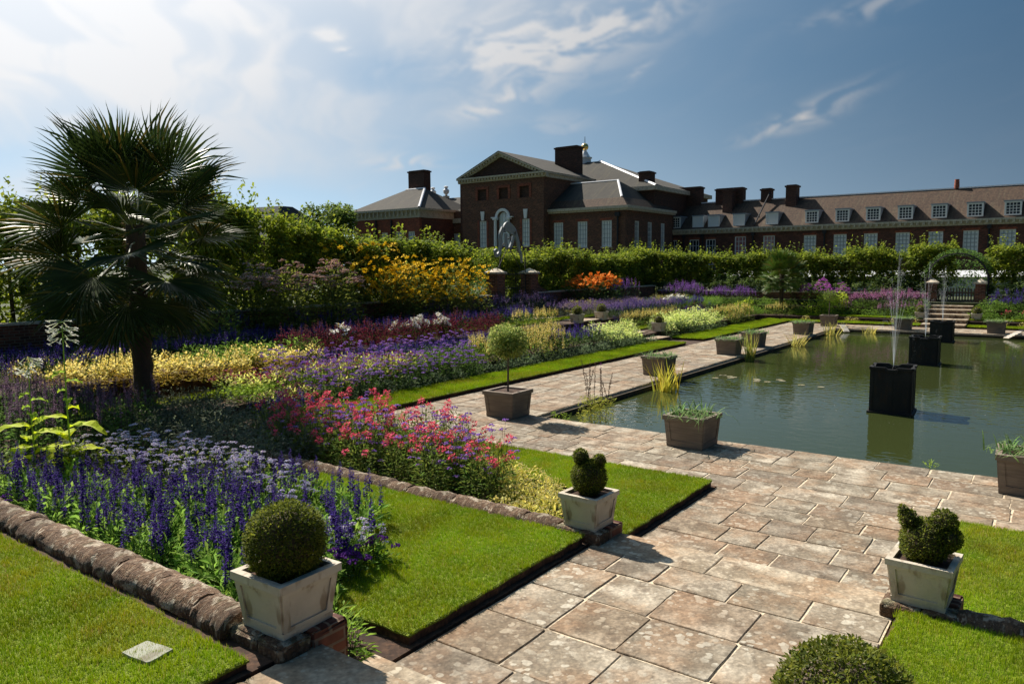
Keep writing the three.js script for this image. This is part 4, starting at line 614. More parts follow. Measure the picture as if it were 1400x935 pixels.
// ---------- plants ----------
const G = { mid: [0.075, 0.135, 0.022], lime: [0.20, 0.27, 0.03], dark: [0.04, 0.075, 0.022], grey: [0.10, 0.125, 0.09], olive: [0.13, 0.15, 0.028], fresh: [0.13, 0.21, 0.03] };
const shade = (c) => { const k = rnd(0.75, 1.25); return [c[0] * k * rnd(0.9, 1.1), c[1] * k, c[2] * k * rnd(0.85, 1.15)]; };
const between = (cs) => shade(mixc(cs[0], cs[1] || cs[0], rnd()));
function floret(m, type, p, f) {   // one flower head of a given kind at point p
  const col = () => between(f.cols);
  if (type === 'spike') {
    const n = Math.round(f.len / f.step), tip = f.len, lx = rnd(-0.06, 0.06), lz = rnd(-0.06, 0.06);
    m.tube([V(p.x, p.y - (f.stem || 0.2), p.z), V(p.x + lx * tip, p.y + tip, p.z + lz * tip)], 0.0035 * (f.k || 1), 0.0015, 3, f.stemCol || [0.03, 0.03, 0.05]);
    for (let k = 0; k < n; k++) { const t = k / n, rr = f.w * (1 - 0.72 * t * t) * (rnd() < 0.12 ? 0.5 : 1); for (let q = 0; q < f.per; q++) { const a = rnd(6.283), d = V(Math.cos(a), rnd(-0.1, 0.7), Math.sin(a)).normalize(); m.leafDir(V(p.x + lx * tip * t + d.x * 0.004, p.y + t * tip + rnd(-0.5, 0.5) * f.step, p.z + lz * tip * t + d.z * 0.004), d, rr * rnd(0.75, 1.25), rr * 0.85, col(), 0.2); } }
  } else if (type === 'puff') {
    for (let k = 0; k < f.per; k++) { const a = rnd(6.283), r = Math.sqrt(rnd()) * f.w, q = V(p.x + Math.cos(a) * r, p.y + f.w * 0.35 * (1 - (r / f.w) ** 2) + rnd(-0.1, 0.1) * f.w, p.z + Math.sin(a) * r); m.blob(q, f.w * rnd(0.16, 0.3), col(), 0.8); }
  } else if (type === 'daisy') {
    const ax = V(rnd(-0.7, 0.7), rnd(0.3, 1), rnd(-0.7, 0.7)).normalize(), u = ax.clone().cross(V(0.3, 0.1, 1)).normalize(), w = ax.clone().cross(u);
    for (let k = 0; k < f.per; k++) { const a = k / f.per * 6.283, d = u.clone().multiplyScalar(Math.cos(a)).addScaledVector(w, Math.sin(a)).addScaledVector(ax, 0.2), s = ax.clone().cross(d).normalize(); m.leaf(p.x, p.y, p.z, d.x, d.y, d.z, s.x, s.y, s.z, f.w, f.w * 0.55, col(), 0.05); }
    if (f.eye) m.blob(p.clone().addScaledVector(ax, f.w * 0.12), f.w * 0.28, f.eye);
  } else if (type === 'head') {   // open spidery head
    for (let k = 0; k < f.per; k++) { const d = dirAny(); d.y = d.y * 0.8 + 0.15; d.normalize(); m.leafDir(V(p.x + d.x * f.w * 0.35, p.y + d.y * f.w * 0.35, p.z + d.z * f.w * 0.35), d, f.w * rnd(0.45, 0.75), f.w * 0.34, col(), 0.1); }
    for (let k = 0; k < 5; k++) { const a = rnd(6.283); m.leafDir(V(p.x, p.y - f.w * 0.4, p.z), V(Math.cos(a) * 0.9, -0.2, Math.sin(a) * 0.9).normalize(), f.w * 1.3, f.w * 0.05, [0.12, 0.08, 0.05], 0); }
  } else if (type === 'blob') { for (let k = 0; k < f.per; k++) m.blob(V(p.x + rnd(-1, 1) * f.w, p.y + rnd(-0.6, 0.6) * f.w, p.z + rnd(-1, 1) * f.w), f.w * rnd(0.2, 0.42), col()); }
}
function makePlant(o, sd) {
  reseed(sd * 977 + 13); const root = new THREE.Group(), m = new MB(), h = o.h, r = o.r;
  for (let k = 0; k < (o.stems ?? 5); k++) { const a = rnd(6.283), q = rnd(0.3, 0.85) * r; m.tube([V(Math.cos(a) * q * 0.2, 0, Math.sin(a) * q * 0.2), V(Math.cos(a) * q * 0.6, h * 0.5, Math.sin(a) * q * 0.6), V(Math.cos(a) * q, h * 0.85, Math.sin(a) * q)], 0.005 * (o.k || 1), 0.002, 3, [0.05, 0.07, 0.02]); }
  for (let k = 0; k < o.leaves; k++) {
    const d = dirAny(); d.y = Math.abs(d.y); const f = Math.pow(rnd(), 0.4), low = o.low ?? 0.06, p = V(d.x * r * f, h * (low + (1 - low) * d.y * f), d.z * r * f);
    const e = V(d.x + rnd(-0.6, 0.6), d.y * 0.5 + rnd(-0.2, 0.6), d.z + rnd(-0.6, 0.6)).normalize(), L = o.leafLen * rnd(0.6, 1.25);
    const cs = o.tip && d.y * f > o.tip ? o.tipCols : o.cols; m.leafDir(p, e, L, L * o.leafW, between(cs), rnd(0.05, 0.4));
  }
  mesh('foliage', m.geo(), M.leaf, root);
  for (const f of o.flowers || []) {
    let all = f.parts ? null : new MB();
    for (let k = 0; k < f.n; k++) {
      const a = rnd(6.283), q = Math.sqrt(rnd()) * r * (f.spread ?? 0.95), x = Math.cos(a) * q, z = Math.sin(a) * q, rel = q / r, y = f.low !== undefined ? h * (f.low + rnd() * (f.high - f.low)) : h * (f.at ?? 1) * (1 - 0.35 * rel * rel) * rnd(0.86, 1.12);
      const mm = all || new MB(); if (f.stalk) mm.tube([V(x * 0.3, h * 0.2, z * 0.3), V(x * 0.75, y * 0.7, z * 0.75), V(x, y, z)], 0.003 * (o.k || 1), 0.002, 3, f.stalkCol || [0.05, 0.08, 0.03]);
      floret(mm, f.type, V(x, y, z), f); if (f.parts) mesh(f.name, mm.geo(), M.petal, root);
    }
    if (all) { const b = mesh(f.name, all.geo(), M.petal, root); b.userData.kind = 'stuff'; }
  }
  return root;
}
const protoCache = {};
function variants(key, spec, n = 3) { if (!protoCache[key]) protoCache[key] = Array.from({ length: n }, (_, k) => makePlant(spec, key.length * 31 + key.charCodeAt(0) * 7 + k + 1)); return protoCache[key]; }
let plantCount = 0;
function driftMass(key, spec, poly2, spacing, name, label, sc = [0.85, 1.15]) {   // a drift too dense to tell plant from plant: one object
  const pr = variants(key, spec); reseed(key.length * 911 + Math.round(poly2[0][0] * 100) + 50000);
  const root = thing(name, label, 'flower drift'); root.userData.kind = 'stuff'; const P = scatter(poly2, spacing).map(([x, z]) => { const s = rnd(...sc); return new THREE.Matrix4().compose(V(x, level(x, z) - 0.01, z), new THREE.Quaternion().setFromAxisAngle(V(0, 1, 0), rnd(6.283)), V(s, s, s)); });
  pr.forEach((g, k) => { const mine = P.filter((_, i) => i % pr.length === k); for (const c of g.children) { const im = new THREE.InstancedMesh(c.geometry, c.material, mine.length); im.name = c.name; im.castShadow = im.receiveShadow = true; mine.forEach((m, i) => im.setMatrixAt(i, m)); root.add(im); } });
}
function drift(key, spec, poly2, spacing, name, label, group, { y, sc = [0.85, 1.15], cat = 'flowering plant', sy = 1 } = {}) {
  const pr = variants(key, spec); reseed(key.length * 911 + Math.round(poly2[0][0] * 100) + 50000);
  for (const [x, z] of scatter(poly2, spacing)) { const s = rnd(...sc); copyOf(pick(pr), name, label, cat, [x, (y ?? level(x, z)) - 0.01, z], rnd(6.283), [s, s * sy, s], group); plantCount++; }
}
const R4 = (x0, x1, z0, z1) => [[x0, z0], [x1, z0], [x1, z1], [x0, z1]];
const BLUE = [[0.024, 0.011, 0.10], [0.05, 0.026, 0.185]], LILAC = [[0.64, 0.56, 0.78], [0.88, 0.85, 0.92]], PURPLE = [[0.20, 0.07, 0.34], [0.36, 0.17, 0.52]], CREAM = [[0.62, 0.50, 0.10], [0.78, 0.70, 0.30]], WHITE = [[0.78, 0.78, 0.74], [0.85, 0.85, 0.8]], PINKRED = [[0.52, 0.05, 0.10], [0.74, 0.16, 0.22]], YELLOW = [[0.72, 0.42, 0.01], [0.85, 0.60, 0.03]], ORANGE = [[0.72, 0.18, 0.02], [0.82, 0.32, 0.05]], MAROON = [[0.04, 0.006, 0.014], [0.085, 0.014, 0.022]];
// bed of blue salvia behind the rounded kerb
const salvia = { h: 0.36, r: 0.2, leaves: 220, leafLen: 0.10, leafW: 0.32, cols: [[0.09, 0.17, 0.03], [0.18, 0.28, 0.05]], flowers: [{ type: 'spike', name: 'flower_spike', parts: true, n: 4, at: 1.02, len: 0.25, step: 0.015, per: 5, w: 0.03, stem: 0.22, cols: BLUE, stemCol: [0.04, 0.03, 0.12] }] };
drift('salvia', salvia, [[-8.3, -3.1], [-6.0, -3.22], [-2.2, -3.24], [-1.85, -3.4], [-2.5, -3.75], [-2.7, -4.45], [-5.2, -4.75], [-7.9, -3.9]], 0.27, 'salvia_plant', 'dark blue salvia plant with upright spikes in the kerbed bed', 'salvia plants in the kerbed bed', { sc: [0.78, 1.22] });
drift('salvia', salvia, [[-5.4, -4.75], [-3.1, -4.6], [-3.3, -5.3], [-5.3, -5.6]], 0.36, 'salvia_plant', 'dark blue salvia plant at the back of the bed before the cleomes', 'salvia plants before the cleomes');
drift('salvia', salvia, R4(2.6, 4.2, -3.35, -3.0), 0.55, 'salvia_plant', 'blue salvia whose spike tips rise over the near lawn edge', 'salvia tips by the near lawn');
const leafy = { h: 0.5, r: 0.2, leaves: 150, leafLen: 0.12, leafW: 0.26, cols: [G.fresh, [0.17, 0.26, 0.04]] };
drift('leafy', leafy, R4(-6.6, -2.1, -3.2, -2.94), 0.26, 'leafy_plant', 'fresh green leafy plant along the inner side of the rounded kerb', 'leafy plants along the rounded kerb', { cat: 'plant', sc: [0.5, 0.75] });
drift('leafy', leafy, [[-1.95, -3.15], [-1.55, -3.2], [-1.5, -3.6], [-2.0, -3.65]], 0.26, 'leafy_plant', 'green lance leaved plant without flowers beside the ball planter', 'leafy plants by the ball planter', { cat: 'plant', sc: [0.7, 0.9] });
const ageratum = { h: 0.42, r: 0.2, leaves: 80, leafLen: 0.07, leafW: 0.5, cols: [G.mid, G.olive], flowers: [{ type: 'puff', name: 'flower_head', parts: true, n: 12, at: 1.12, w: 0.037, per: 16, stalk: true, cols: LILAC }] };
drift('ageratum', ageratum, [[-8.2, -4.0], [-5.3, -4.7], [-3.9, -4.6], [-4.1, -5.1], [-6.2, -5.7], [-8.2, -5.2]], 0.33, 'ageratum_plant', 'pale lilac ageratum plant with fluffy heads behind the blue salvias', 'ageratum behind the salvias', { y: L2 + 0.1, sc: [0.85, 1.05] });
drift('ageratum', ageratum, [[-3.1, -4.35], [-2.55, -4.3], [-2.5, -4.75], [-3.1, -4.85]], 0.3, 'ageratum_plant', 'pale lilac ageratum plant at the lawn edge of the bed', 'ageratum at the lawn edge');
const helio = { h: 0.34, r: 0.16, leaves: 90, leafLen: 0.075, leafW: 0.45, cols: [G.dark, G.mid], flowers: [{ type: 'puff', name: 'flower_head', parts: true, n: 6, at: 1.08, w: 0.05, per: 30, cols: [[0.06, 0.015, 0.13], [0.16, 0.05, 0.26]] }] };
drift('helio', helio, [[-2.75, -3.9], [-2.3, -3.8], [-2.35, -4.55], [-2.75, -4.75]], 0.3, 'heliotrope_plant', 'deep purple heliotrope plant leaning over the lawn', 'heliotropes over the lawn');
drift('helio', helio, R4(-8.4, -6.6, -3.3, -2.95), 0.42, 'heliotrope_plant', 'deep purple heliotrope plant close behind the rounded kerb', 'heliotropes behind the kerb');
const agast = { h: 0.75, r: 0.24, leaves: 170, leafLen: 0.09, leafW: 0.45, low: 0.1, cols: [G.dark, G.mid], flowers: [{ type: 'spike', name: 'flower_spike', parts: true, n: 8, at: 1.0, len: 0.3, step: 0.016, per: 4, w: 0.024, stem: 0.3, cols: [[0.10, 0.055, 0.09], [0.24, 0.15, 0.24]], stemCol: [0.07, 0.05, 0.06] }] };
drift('agast', agast, [[-12.6, -4.2], [-8.6, -4.0], [-8.3, -5.1], [-9.6, -6.2], [-12.8, -6.0]], 0.46, 'hyssop_plant', 'giant hyssop with dusky purple brown spikes beside the tobacco plant', 'hyssops beside the tobacco plant', { y: L2 + 0.1 });
const darkfill = { h: 0.34, r: 0.24, leaves: 150, leafLen: 0.08, leafW: 0.45, cols: [G.mid, [0.12, 0.13, 0.06]] };
drift('darkfill', darkfill, [[-12, -3.0], [-8.4, -3.0], [-8.0, -3.9], [-12, -4.0]], 0.42, 'low_leafy_plant', 'low leafy plant at the outer end of the rounded kerb', 'leafy plants at the kerb end', { cat: 'plant' });
// flowering tobacco with big lime leaves
{ const make = (x, z, sc, label, sd, H) => { const t = thing('tobacco_plant', label, 'flowering plant', [x, level(x, z) + 0.1, z]); t.scale.setScalar(sc); reseed(sd);
    const st = new MB(); st.tube([V(0, 0, 0), V(0.03, H * 0.5, 0.02), V(0, H, 0)], 0.014, 0.006, 6, [0.14, 0.2, 0.05]); mesh('stem', st.geo(), M.leaf, t);
    for (let k = 0; k < 12; k++) { const a = k * 2.4, y = 0.08 + k * 0.06 * H, L = (k < 7 ? rnd(0.42, 0.6) : rnd(0.14, 0.24)), m = new MB(), c = k < 8 ? [0.34, 0.40, 0.015] : [0.18, 0.26, 0.03], n = 7; let prev = null;
      for (let q = 0; q <= n; q++) { const t2 = q / n, w = L * 0.27 * Math.sin(Math.PI * Math.pow(t2, 0.75)) + 0.006, up = 0.55 * t2 - 0.75 * t2 * t2, x2 = Math.cos(a) * L * t2, z2 = Math.sin(a) * L * t2, sx = -Math.sin(a) * w, sz = Math.cos(a) * w, cc = shade(c), i = m.v(x2 - sx, y + up * L + 0.02 * Math.sin(q * 2.1), z2 - sz, cc); m.v(x2, y + up * L - 0.02, z2, cc); m.v(x2 + sx, y + up * L + 0.02 * Math.sin(q * 1.7), z2 + sz, cc); if (prev !== null) m.i.push(prev, i, i + 1, prev, i + 1, prev + 1, prev + 1, i + 1, i + 2, prev + 1, i + 2, prev + 2); prev = i; }
      mesh('leaf', m.geo(), M.leaf, t); }
    for (let k = 0; k < 24; k++) { const a = rnd(6.283), e = rnd(-0.55, 0.3), m = new MB(), p = V(0, H + rnd(-0.2, 0.06), 0), d = V(Math.cos(a), e, Math.sin(a)).normalize(), q = p.clone().addScaledVector(d, 0.06), b = q.clone().addScaledVector(d, 0.10).add(V(0, -0.03, 0)); m.tube([p, q], 0.003, 0.003, 3, [0.3, 0.4, 0.15]); m.tube([q, b], 0.005, 0.008, 5, [0.75, 0.76, 0.62]); for (let w = 0; w < 5; w++) { const an = w / 5 * 6.283, s = V(Math.cos(an), Math.sin(an) * 0.6, Math.sin(an)).normalize(); m.leafDir(b, s.addScaledVector(d, 0.3).normalize(), 0.036, 0.028, [0.82, 0.82, 0.76], 0.1); } mesh('flower', m.geo(), M.petal, t); } };
  make(-7.85, -4.25, 1.0, 'tall white flowered tobacco plant with large lime leaves', 301, 1.95); make(-8.55, -4.1, 0.95, 'shorter drooping white tobacco plant beside the taller one', 302, 1.55); }
// plants round the palm
const greyfill = { h: 0.42, r: 0.34, leaves: 240, leafLen: 0.09, leafW: 0.35, cols: [[0.07, 0.09, 0.05], [0.12, 0.14, 0.10]] };
drift('greyfill', greyfill, [[-11.8, -6.3], [-8.4, -5.6], [-6.4, -5.9], [-6.3, -6.9], [-9.4, -8.2], [-11.9, -8.3]], 0.52, 'grey_shrub', 'low grey green shrub close round the palm', 'grey shrubs by the palm', { cat: 'shrub', y: L2 });
const coleus = { h: 0.6, r: 0.3, leaves: 230, leafLen: 0.085, leafW: 0.6, tip: 0.45, tipCols: CREAM, cols: [[0.30, 0.26, 0.05], [0.16, 0.10, 0.02]] };
drift('coleus', coleus, [[-15.6, -6.0], [-13.0, -6.4], [-12.6, -8.6], [-12.0, -12.2], [-13.2, -12.2], [-14.2, -9.6], [-15.6, -8.2]], 0.55, 'coleus_plant', 'cream and yellow coleus in the band behind the palm', 'yellow coleus band behind the palm', { cat: 'foliage plant', y: 0.55 });
const farblue = { h: 0.48, r: 0.32, leaves: 130, leafLen: 0.09, leafW: 0.35, cols: [G.mid, G.dark], k: 1.5, flowers: [{ type: 'spike', name: 'flower_spikes', n: 13, at: 1.0, len: 0.2, step: 0.03, per: 3, w: 0.036, stem: 0.12, k: 2, cols: [[0.05, 0.03, 0.20], [0.11, 0.065, 0.36]] }] };
drift('farblue', farblue, R4(-17.6, -14.6, -8.6, -5.8), 0.6, 'salvia_plant', 'blue salvia at the far edge beyond the hyssops', 'blue salvias beyond the hyssops', { y: L3 });
// cleomes behind the second kerb
const cleome = { h: 0.78, r: 0.26, leaves: 330, leafLen: 0.085, leafW: 0.3, low: 0.06, cols: [G.mid, G.olive], stems: 8, flowers: [{ type: 'head', name: 'flower_head', parts: true, n: 4, at: 1.16, spread: 1.0, w: 0.075, per: 32, stalk: true, cols: PINKRED }] };
drift('cleome', cleome, [[-7.6, -6.75], [-3.3, -6.7], [-3.2, -7.6], [-4.6, -8.5], [-7.8, -8.9], [-9.0, -8.0]], 0.44, 'cleome_plant', 'pink red spider flower behind the low stone kerb', 'spider flowers behind the low kerb', { y: 0.02 });
const verbena = { h: 0.5, r: 0.22, leaves: 110, leafLen: 0.10, leafW: 0.25, cols: [G.mid, G.dark], flowers: [{ type: 'puff', name: 'flower_head', parts: true, n: 12, at: 1.8, spread: 1.3, w: 0.046, per: 16, stalk: true, cols: [[0.30, 0.14, 0.48], [0.52, 0.32, 0.68]] }] };
drift('verbena', verbena, [[-7.2, -7.2], [-3.4, -6.9], [-3.4, -7.8], [-7.4, -8.6]], 0.42, 'verbena_plant', 'tall thin stemmed purple verbena among the pink red spider flowers', 'verbenas among the spider flowers', { y: 0.02 });
drift('verbena', verbena, [[-10.3, -9.9], [-10.2, -15.6], [-11.3, -16.4], [-11.9, -10.0]], 0.36, 'verbena_plant', 'thin stemmed purple verbena over the grass verge by the pond path', 'verbenas over the grass verge', { sc: [0.95, 1.15] });
const impat = { h: 0.56, r: 0.38, leaves: 260, leafLen: 0.075, leafW: 0.65, tip: 0.5, tipCols: [[0.30, 0.36, 0.05], [0.60, 0.58, 0.20]], cols: [G.fresh, G.lime], flowers: [{ type: 'blob', name: 'blossoms', n: 26, at: 1.0, w: 0.035, per: 3, cols: [[0.6, 0.10, 0.10], [0.5, 0.2, 0.5]] }] };
drift('impat', impat, [[-10.4, -8.6], [-10.9, -14.0], [-12.2, -14.4], [-12.0, -9.0]], 0.46, 'busy_lizzie', 'lime leaved plant speckled with pink blossoms behind the verbenas', 'pink speckled lime plants', { cat: 'flowering plant', sc: [0.9, 1.15] });
drift('farblue', farblue, [[-8.0, -9.0], [-9.0, -9.3], [-10.6, -8.4], [-9.6, -8.0]], 0.5, 'salvia_plant', 'blue salvia in the corner of the lowest terrace', 'salvias in the terrace corner');
// cream edging by the pond lawns
const edging = { h: 0.28, r: 0.22, leaves: 240, leafLen: 0.05, leafW: 0.6, tip: 0.35, tipCols: [[0.50, 0.46, 0.08], [0.74, 0.66, 0.22]], cols: [[0.24, 0.27, 0.04], [0.16, 0.20, 0.03]], flowers: [{ type: 'blob', name: 'blossoms', n: 20, at: 1.0, w: 0.026, per: 3, cols: [[0.70, 0.62, 0.24], [0.82, 0.76, 0.44]] }] };
drift('edging', edging, [[-4.6, -8.4], [-3.0, -8.2], [-2.35, -7.5], [-1.95, -6.85], [-2.9, -6.75], [-3.2, -7.5], [-4.6, -7.9]], 0.29, 'edging_plant', 'low cream and yellow edging plant beside the lumpy topiary', 'cream edging plants', { cat: 'edging plant', y: 0.03 });
drift('edging', edging, [[-1.5, -6.85], [-1.42, -7.0], [-1.75, -7.1], [-1.8, -6.85]], 0.2, 'edging_plant', 'small cream edging plant squeezed between the block and the lawn', 'edging plants by the block', { cat: 'edging plant', y: 0.01, sc: [0.6, 0.8] });
drift('edging', edging, R4(1.85, 6, -7.0, -6.75), 0.24, 'edging_plant', 'low cream edging plant along the kerb by the hen topiary', 'cream edging by the hen topiary', { cat: 'edging plant', y: 0.01, sc: [0.6, 0.8] });
// the long terraces beside the pond, from the verge upwards
const silver = { h: 0.36, r: 0.3, leaves: 220, leafLen: 0.085, leafW: 0.4, cols: [[0.05, 0.08, 0.035], [0.11, 0.14, 0.08]] };
drift('silver', silver, R4(-10.85, -10.25, -26.3, -9.9), 0.36, 'dark_edging_plant', 'dark green edging plant along the verge below the side steps', 'dark edging along the verge', { cat: 'edging plant' });
const varieg = { h: 0.7, r: 0.52, leaves: 480, leafLen: 0.085, leafW: 0.7, tip: 0.42, tipCols: [[0.28, 0.36, 0.08], [0.60, 0.62, 0.26]], cols: [[0.05, 0.08, 0.03], [0.14, 0.18, 0.08]] };
drift('varieg', varieg, R4(-11.5, -10.4, -26.3, -23.0), 0.55, 'variegated_mound', 'cream edged leafy mound just below the side steps', 'variegated mounds below the side steps', { cat: 'foliage plant', sc: [0.9, 1.1] });
drift('varieg', varieg, R4(-11.6, -10.5, -34.5, -28.6), 0.58, 'variegated_mound', 'cream edged leafy mound just above the side steps', 'variegated mounds above the side steps', { cat: 'foliage plant', sc: [0.95, 1.2] });
const cream = { h: 0.6, r: 0.4, leaves: 170, leafLen: 0.1, leafW: 0.4, cols: [G.mid, G.olive], k: 1.5, flowers: [{ type: 'spike', name: 'flower_spikes', n: 14, at: 0.85, len: 0.26, step: 0.035, per: 4, w: 0.045, stem: 0.12, k: 2, cols: CREAM }] };
drift('cream', cream, R4(-11.9, -10.7, -21.0, -16.6), 0.55, 'cream_celosia', 'cream spiked plant behind the small standard tree', 'cream spikes behind the standard tree');
drift('cream', cream, R4(-11.6, -10.5, -39.4, -35.2), 0.55, 'cream_celosia', 'cream spiked plant towards the far palm', 'cream spikes towards the far palm');
drift('farblue', farblue, R4(-11.9, -10.9, -24.4, -20.6), 0.48, 'salvia_plant', 'blue salvia between the cream spikes and the variegated mound', 'salvias before the variegated mound');
const greenfill = { h: 0.5, r: 0.38, leaves: 260, leafLen: 0.1, leafW: 0.35, cols: [G.mid, G.fresh] };
drift('greenfill', greenfill, R4(-12.0, -10.9, -17.0, -13.4), 0.55, 'green_filler_plant', 'plain green leafy plant below the blue salvia row', 'green plants below the salvia row', { cat: 'plant' });
drift('farblue', farblue, R4(-13.4, -12.3, -20.4, -11.6), 0.45, 'salvia_plant', 'blue salvia in the long row on the middle terrace', 'salvias on the middle terrace');
drift('cream', cream, R4(-13.4, -12.4, -23.4, -20.0), 0.55, 'cream_celosia', 'cream spiked plant on the middle terrace below the iron gate', 'cream spikes below the iron gate');
const maroon = { h: 0.66, r: 0.36, leaves: 240, leafLen: 0.11, leafW: 0.3, cols: MAROON, k: 1.5, flowers: [{ type: 'spike', name: 'flower_plumes', n: 7, at: 1.0, len: 0.2, step: 0.04, per: 3, w: 0.04, stem: 0.1, k: 2, cols: [[0.09, 0.016, 0.026], [0.20, 0.06, 0.06]] }] };
drift('maroon', maroon, R4(-14.5, -13.6, -22.0, -12.2), 0.52, 'amaranth_plant', 'dark maroon amaranth in the row behind the salvias', 'maroon amaranths');
const whiteD = { h: 0.62, r: 0.28, leaves: 110, leafLen: 0.1, leafW: 0.4, cols: [G.mid, G.dark], flowers: [{ type: 'daisy', name: 'blossoms', n: 18, at: 1.1, w: 0.095, per: 7, stalk: true, cols: WHITE, eye: [0.6, 0.5, 0.1] }] };
drift('greenfill', greenfill, R4(-14.4, -13.4, -13.0, -9.6), 0.55, 'green_filler_plant', 'plain green leafy plant at the palm end of the upper row', 'green plants in the upper row', { cat: 'plant' });
drift('cream', cream, R4(-14.6, -13.6, -26.0, -22.2), 0.6, 'cream_celosia', 'cream spiked plant in the upper row before the catmint', 'cream spikes before the catmint');
drift('whiteD', whiteD, R4(-14.7, -13.8, -19.2, -16.6), 0.62, 'white_dahlia', 'white dahlia among the maroon amaranths', 'white dahlias among the amaranths');
drift('whiteD', whiteD, R4(-14.3, -13.6, -14.6, -13.2), 0.8, 'white_dahlia', 'white dahlia at the palm end of the maroon row', 'white dahlias at the palm end');
driftMass('farblue', farblue, R4(-17.2, -15.1, -26.2, -9.0), 0.55, 'salvia_drift', 'long drift of blue salvias in the back row under the tall daisies');
driftMass('farblue', farblue, [[-13.4, -28.7], [-13.3, -33], [-12.4, -36], [-13.3, -40], [-14.6, -40], [-14.7, -29]], 0.58, 'salvia_drift', 'drift of blue salvias in the band above the variegated mounds');
drift('cream', cream, R4(-13.3, -12.6, -34.5, -29.0), 0.55, 'cream_celosia', 'cream spiked plant above the side steps beside the white planter', 'cream spikes by the white planter');
drift('whiteD', whiteD, R4(-14.6, -13.9, -38.6, -35.6), 0.75, 'white_dahlia', 'white dahlia in the band towards the far corner', 'white dahlias towards the far corner');
drift('maroon', maroon, R4(-13.6, -13.0, -38.6, -35.8), 0.6, 'amaranth_plant', 'dark maroon amaranth towards the far corner', 'maroon amaranths towards the far corner');
const catmint = { h: 0.6, r: 0.45, leaves: 150, leafLen: 0.1, leafW: 0.25, cols: [[0.07, 0.09, 0.06], G.grey], k: 1.5, flowers: [{ type: 'spike', name: 'flower_spikes', n: 26, at: 0.95, len: 0.26, step: 0.05, per: 3, w: 0.035, stem: 0.15, k: 2, cols: [[0.20, 0.12, 0.30], [0.36, 0.25, 0.48]] }] };
drift('catmint', catmint, R4(-18.2, -16.7, -31.5, -25.6), 0.75, 'catmint_plant', 'hazy lavender catmint clump by the iron gate', 'catmint by the iron gate');
const purpleHaze = { h: 0.95, r: 0.55, leaves: 210, leafLen: 0.11, leafW: 0.25, cols: [G.grey, G.mid], k: 2, flowers: [{ type: 'spike', name: 'flower_spikes', n: 34, at: 1.0, len: 0.34, step: 0.05, per: 3, w: 0.045, stem: 0.2, k: 2, cols: PURPLE }] };
drift('purpleHaze', purpleHaze, R4(-18.3, -17.2, -39.5, -36.2), 0.8, 'russian_sage', 'tall purple sage clump beside the orange dahlias', 'purple sage beside the dahlias');
drift('purpleHaze', purpleHaze, [[-17.6, -43.3], [-13.9, -43.3], [-14.2, -42.2], [-17.6, -42]], 0.85, 'russian_sage', 'tall purple sage clump in the far corner of the garden', 'purple sage in the far corner');
const dahlia = { h: 1.15, r: 0.5, leaves: 260, leafLen: 0.14, leafW: 0.5, cols: [[0.05, 0.08, 0.025], G.dark], k: 2, flowers: [{ type: 'daisy', name: 'blossoms', n: 34, at: 1.0, w: 0.10, per: 8, cols: ORANGE, eye: [0.6, 0.25, 0.03] }] };
drift('dahlia', dahlia, R4(-18.2, -16.7, -36.0, -32.8), 0.85, 'orange_dahlia', 'orange dahlia bush in front of the low brick wall', 'orange dahlias by the wall', { sc: [1.1, 1.35] });
const moundDark = { h: 0.55, r: 0.6, leaves: 340, leafLen: 0.1, leafW: 0.4, cols: [[0.03, 0.08, 0.03], [0.06, 0.13, 0.04]] };
drift('moundDark', moundDark, R4(-16.6, -15.4, -38.5, -36.5), 1.0, 'green_mound', 'rounded dark green mound below the purple sage', 'dark green mounds', { cat: 'shrub' });
const oliveGrass = { h: 0.6, r: 0.45, leaves: 300, leafLen: 0.2, leafW: 0.1, cols: [[0.16, 0.16, 0.04], [0.26, 0.22, 0.08]] };
drift('oliveGrass', oliveGrass, R4(-16.8, -15.4, -36.2, -30.0), 0.75, 'tawny_grass_clump', 'tawny olive grass clump below the orange dahlias', 'tawny grass clumps', { cat: 'grass clump' });
drift('oliveGrass', oliveGrass, R4(-16.4, -15.2, -42.0, -38.8), 0.8, 'tawny_grass_clump', 'tawny olive grass clump near the far corner', 'tawny grass near the far corner', { cat: 'grass clump' });
// tall back row: dusty pink joe pye weed and yellow daisies
const joepye = { h: 2.1, r: 0.8, leaves: 800, leafLen: 0.17, leafW: 0.35, low: 0.03, cols: [[0.07, 0.09, 0.02], [0.15, 0.17, 0.03]], k: 3, flowers: [{ type: 'puff', name: 'flower_heads', n: 34, at: 0.98, w: 0.12, per: 16, cols: [[0.34, 0.22, 0.17], [0.58, 0.42, 0.34]] }] };
drift('joepye', joepye, R4(-18.3, -17.0, -18.4, -13.2), 1.05, 'joe_pye_weed', 'tall dark bush topped with dusty pink heads before the hedge', 'dusty pink bushes before the hedge', { cat: 'shrub', sc: [0.9, 1.1] });
const rudb = { h: 2.2, r: 0.8, leaves: 650, leafLen: 0.16, leafW: 0.4, low: 0.03, cols: [[0.06, 0.09, 0.02], G.olive], k: 3, flowers: [{ type: 'daisy', name: 'blossoms', n: 80, low: 0.35, high: 1.08, spread: 1.05, w: 0.11, per: 7, cols: YELLOW, eye: [0.25, 0.15, 0.02] }] };
drift('rudb', rudb, R4(-18.3, -17.0, -23.9, -18.6), 1.0, 'yellow_daisy_bush', 'tall bush of golden yellow daisies beside the iron gate', 'yellow daisy bushes by the gate', { cat: 'shrub', sc: [0.8, 1.05] });
drift('rudb', rudb, R4(-19.2, -18.6, -22.4, -18.4), 1.1, 'yellow_daisy_bush', 'taller yellow daisy bush climbing against the hedge', 'yellow daisies against the hedge', { cat: 'shrub', sc: [1.2, 1.35] });
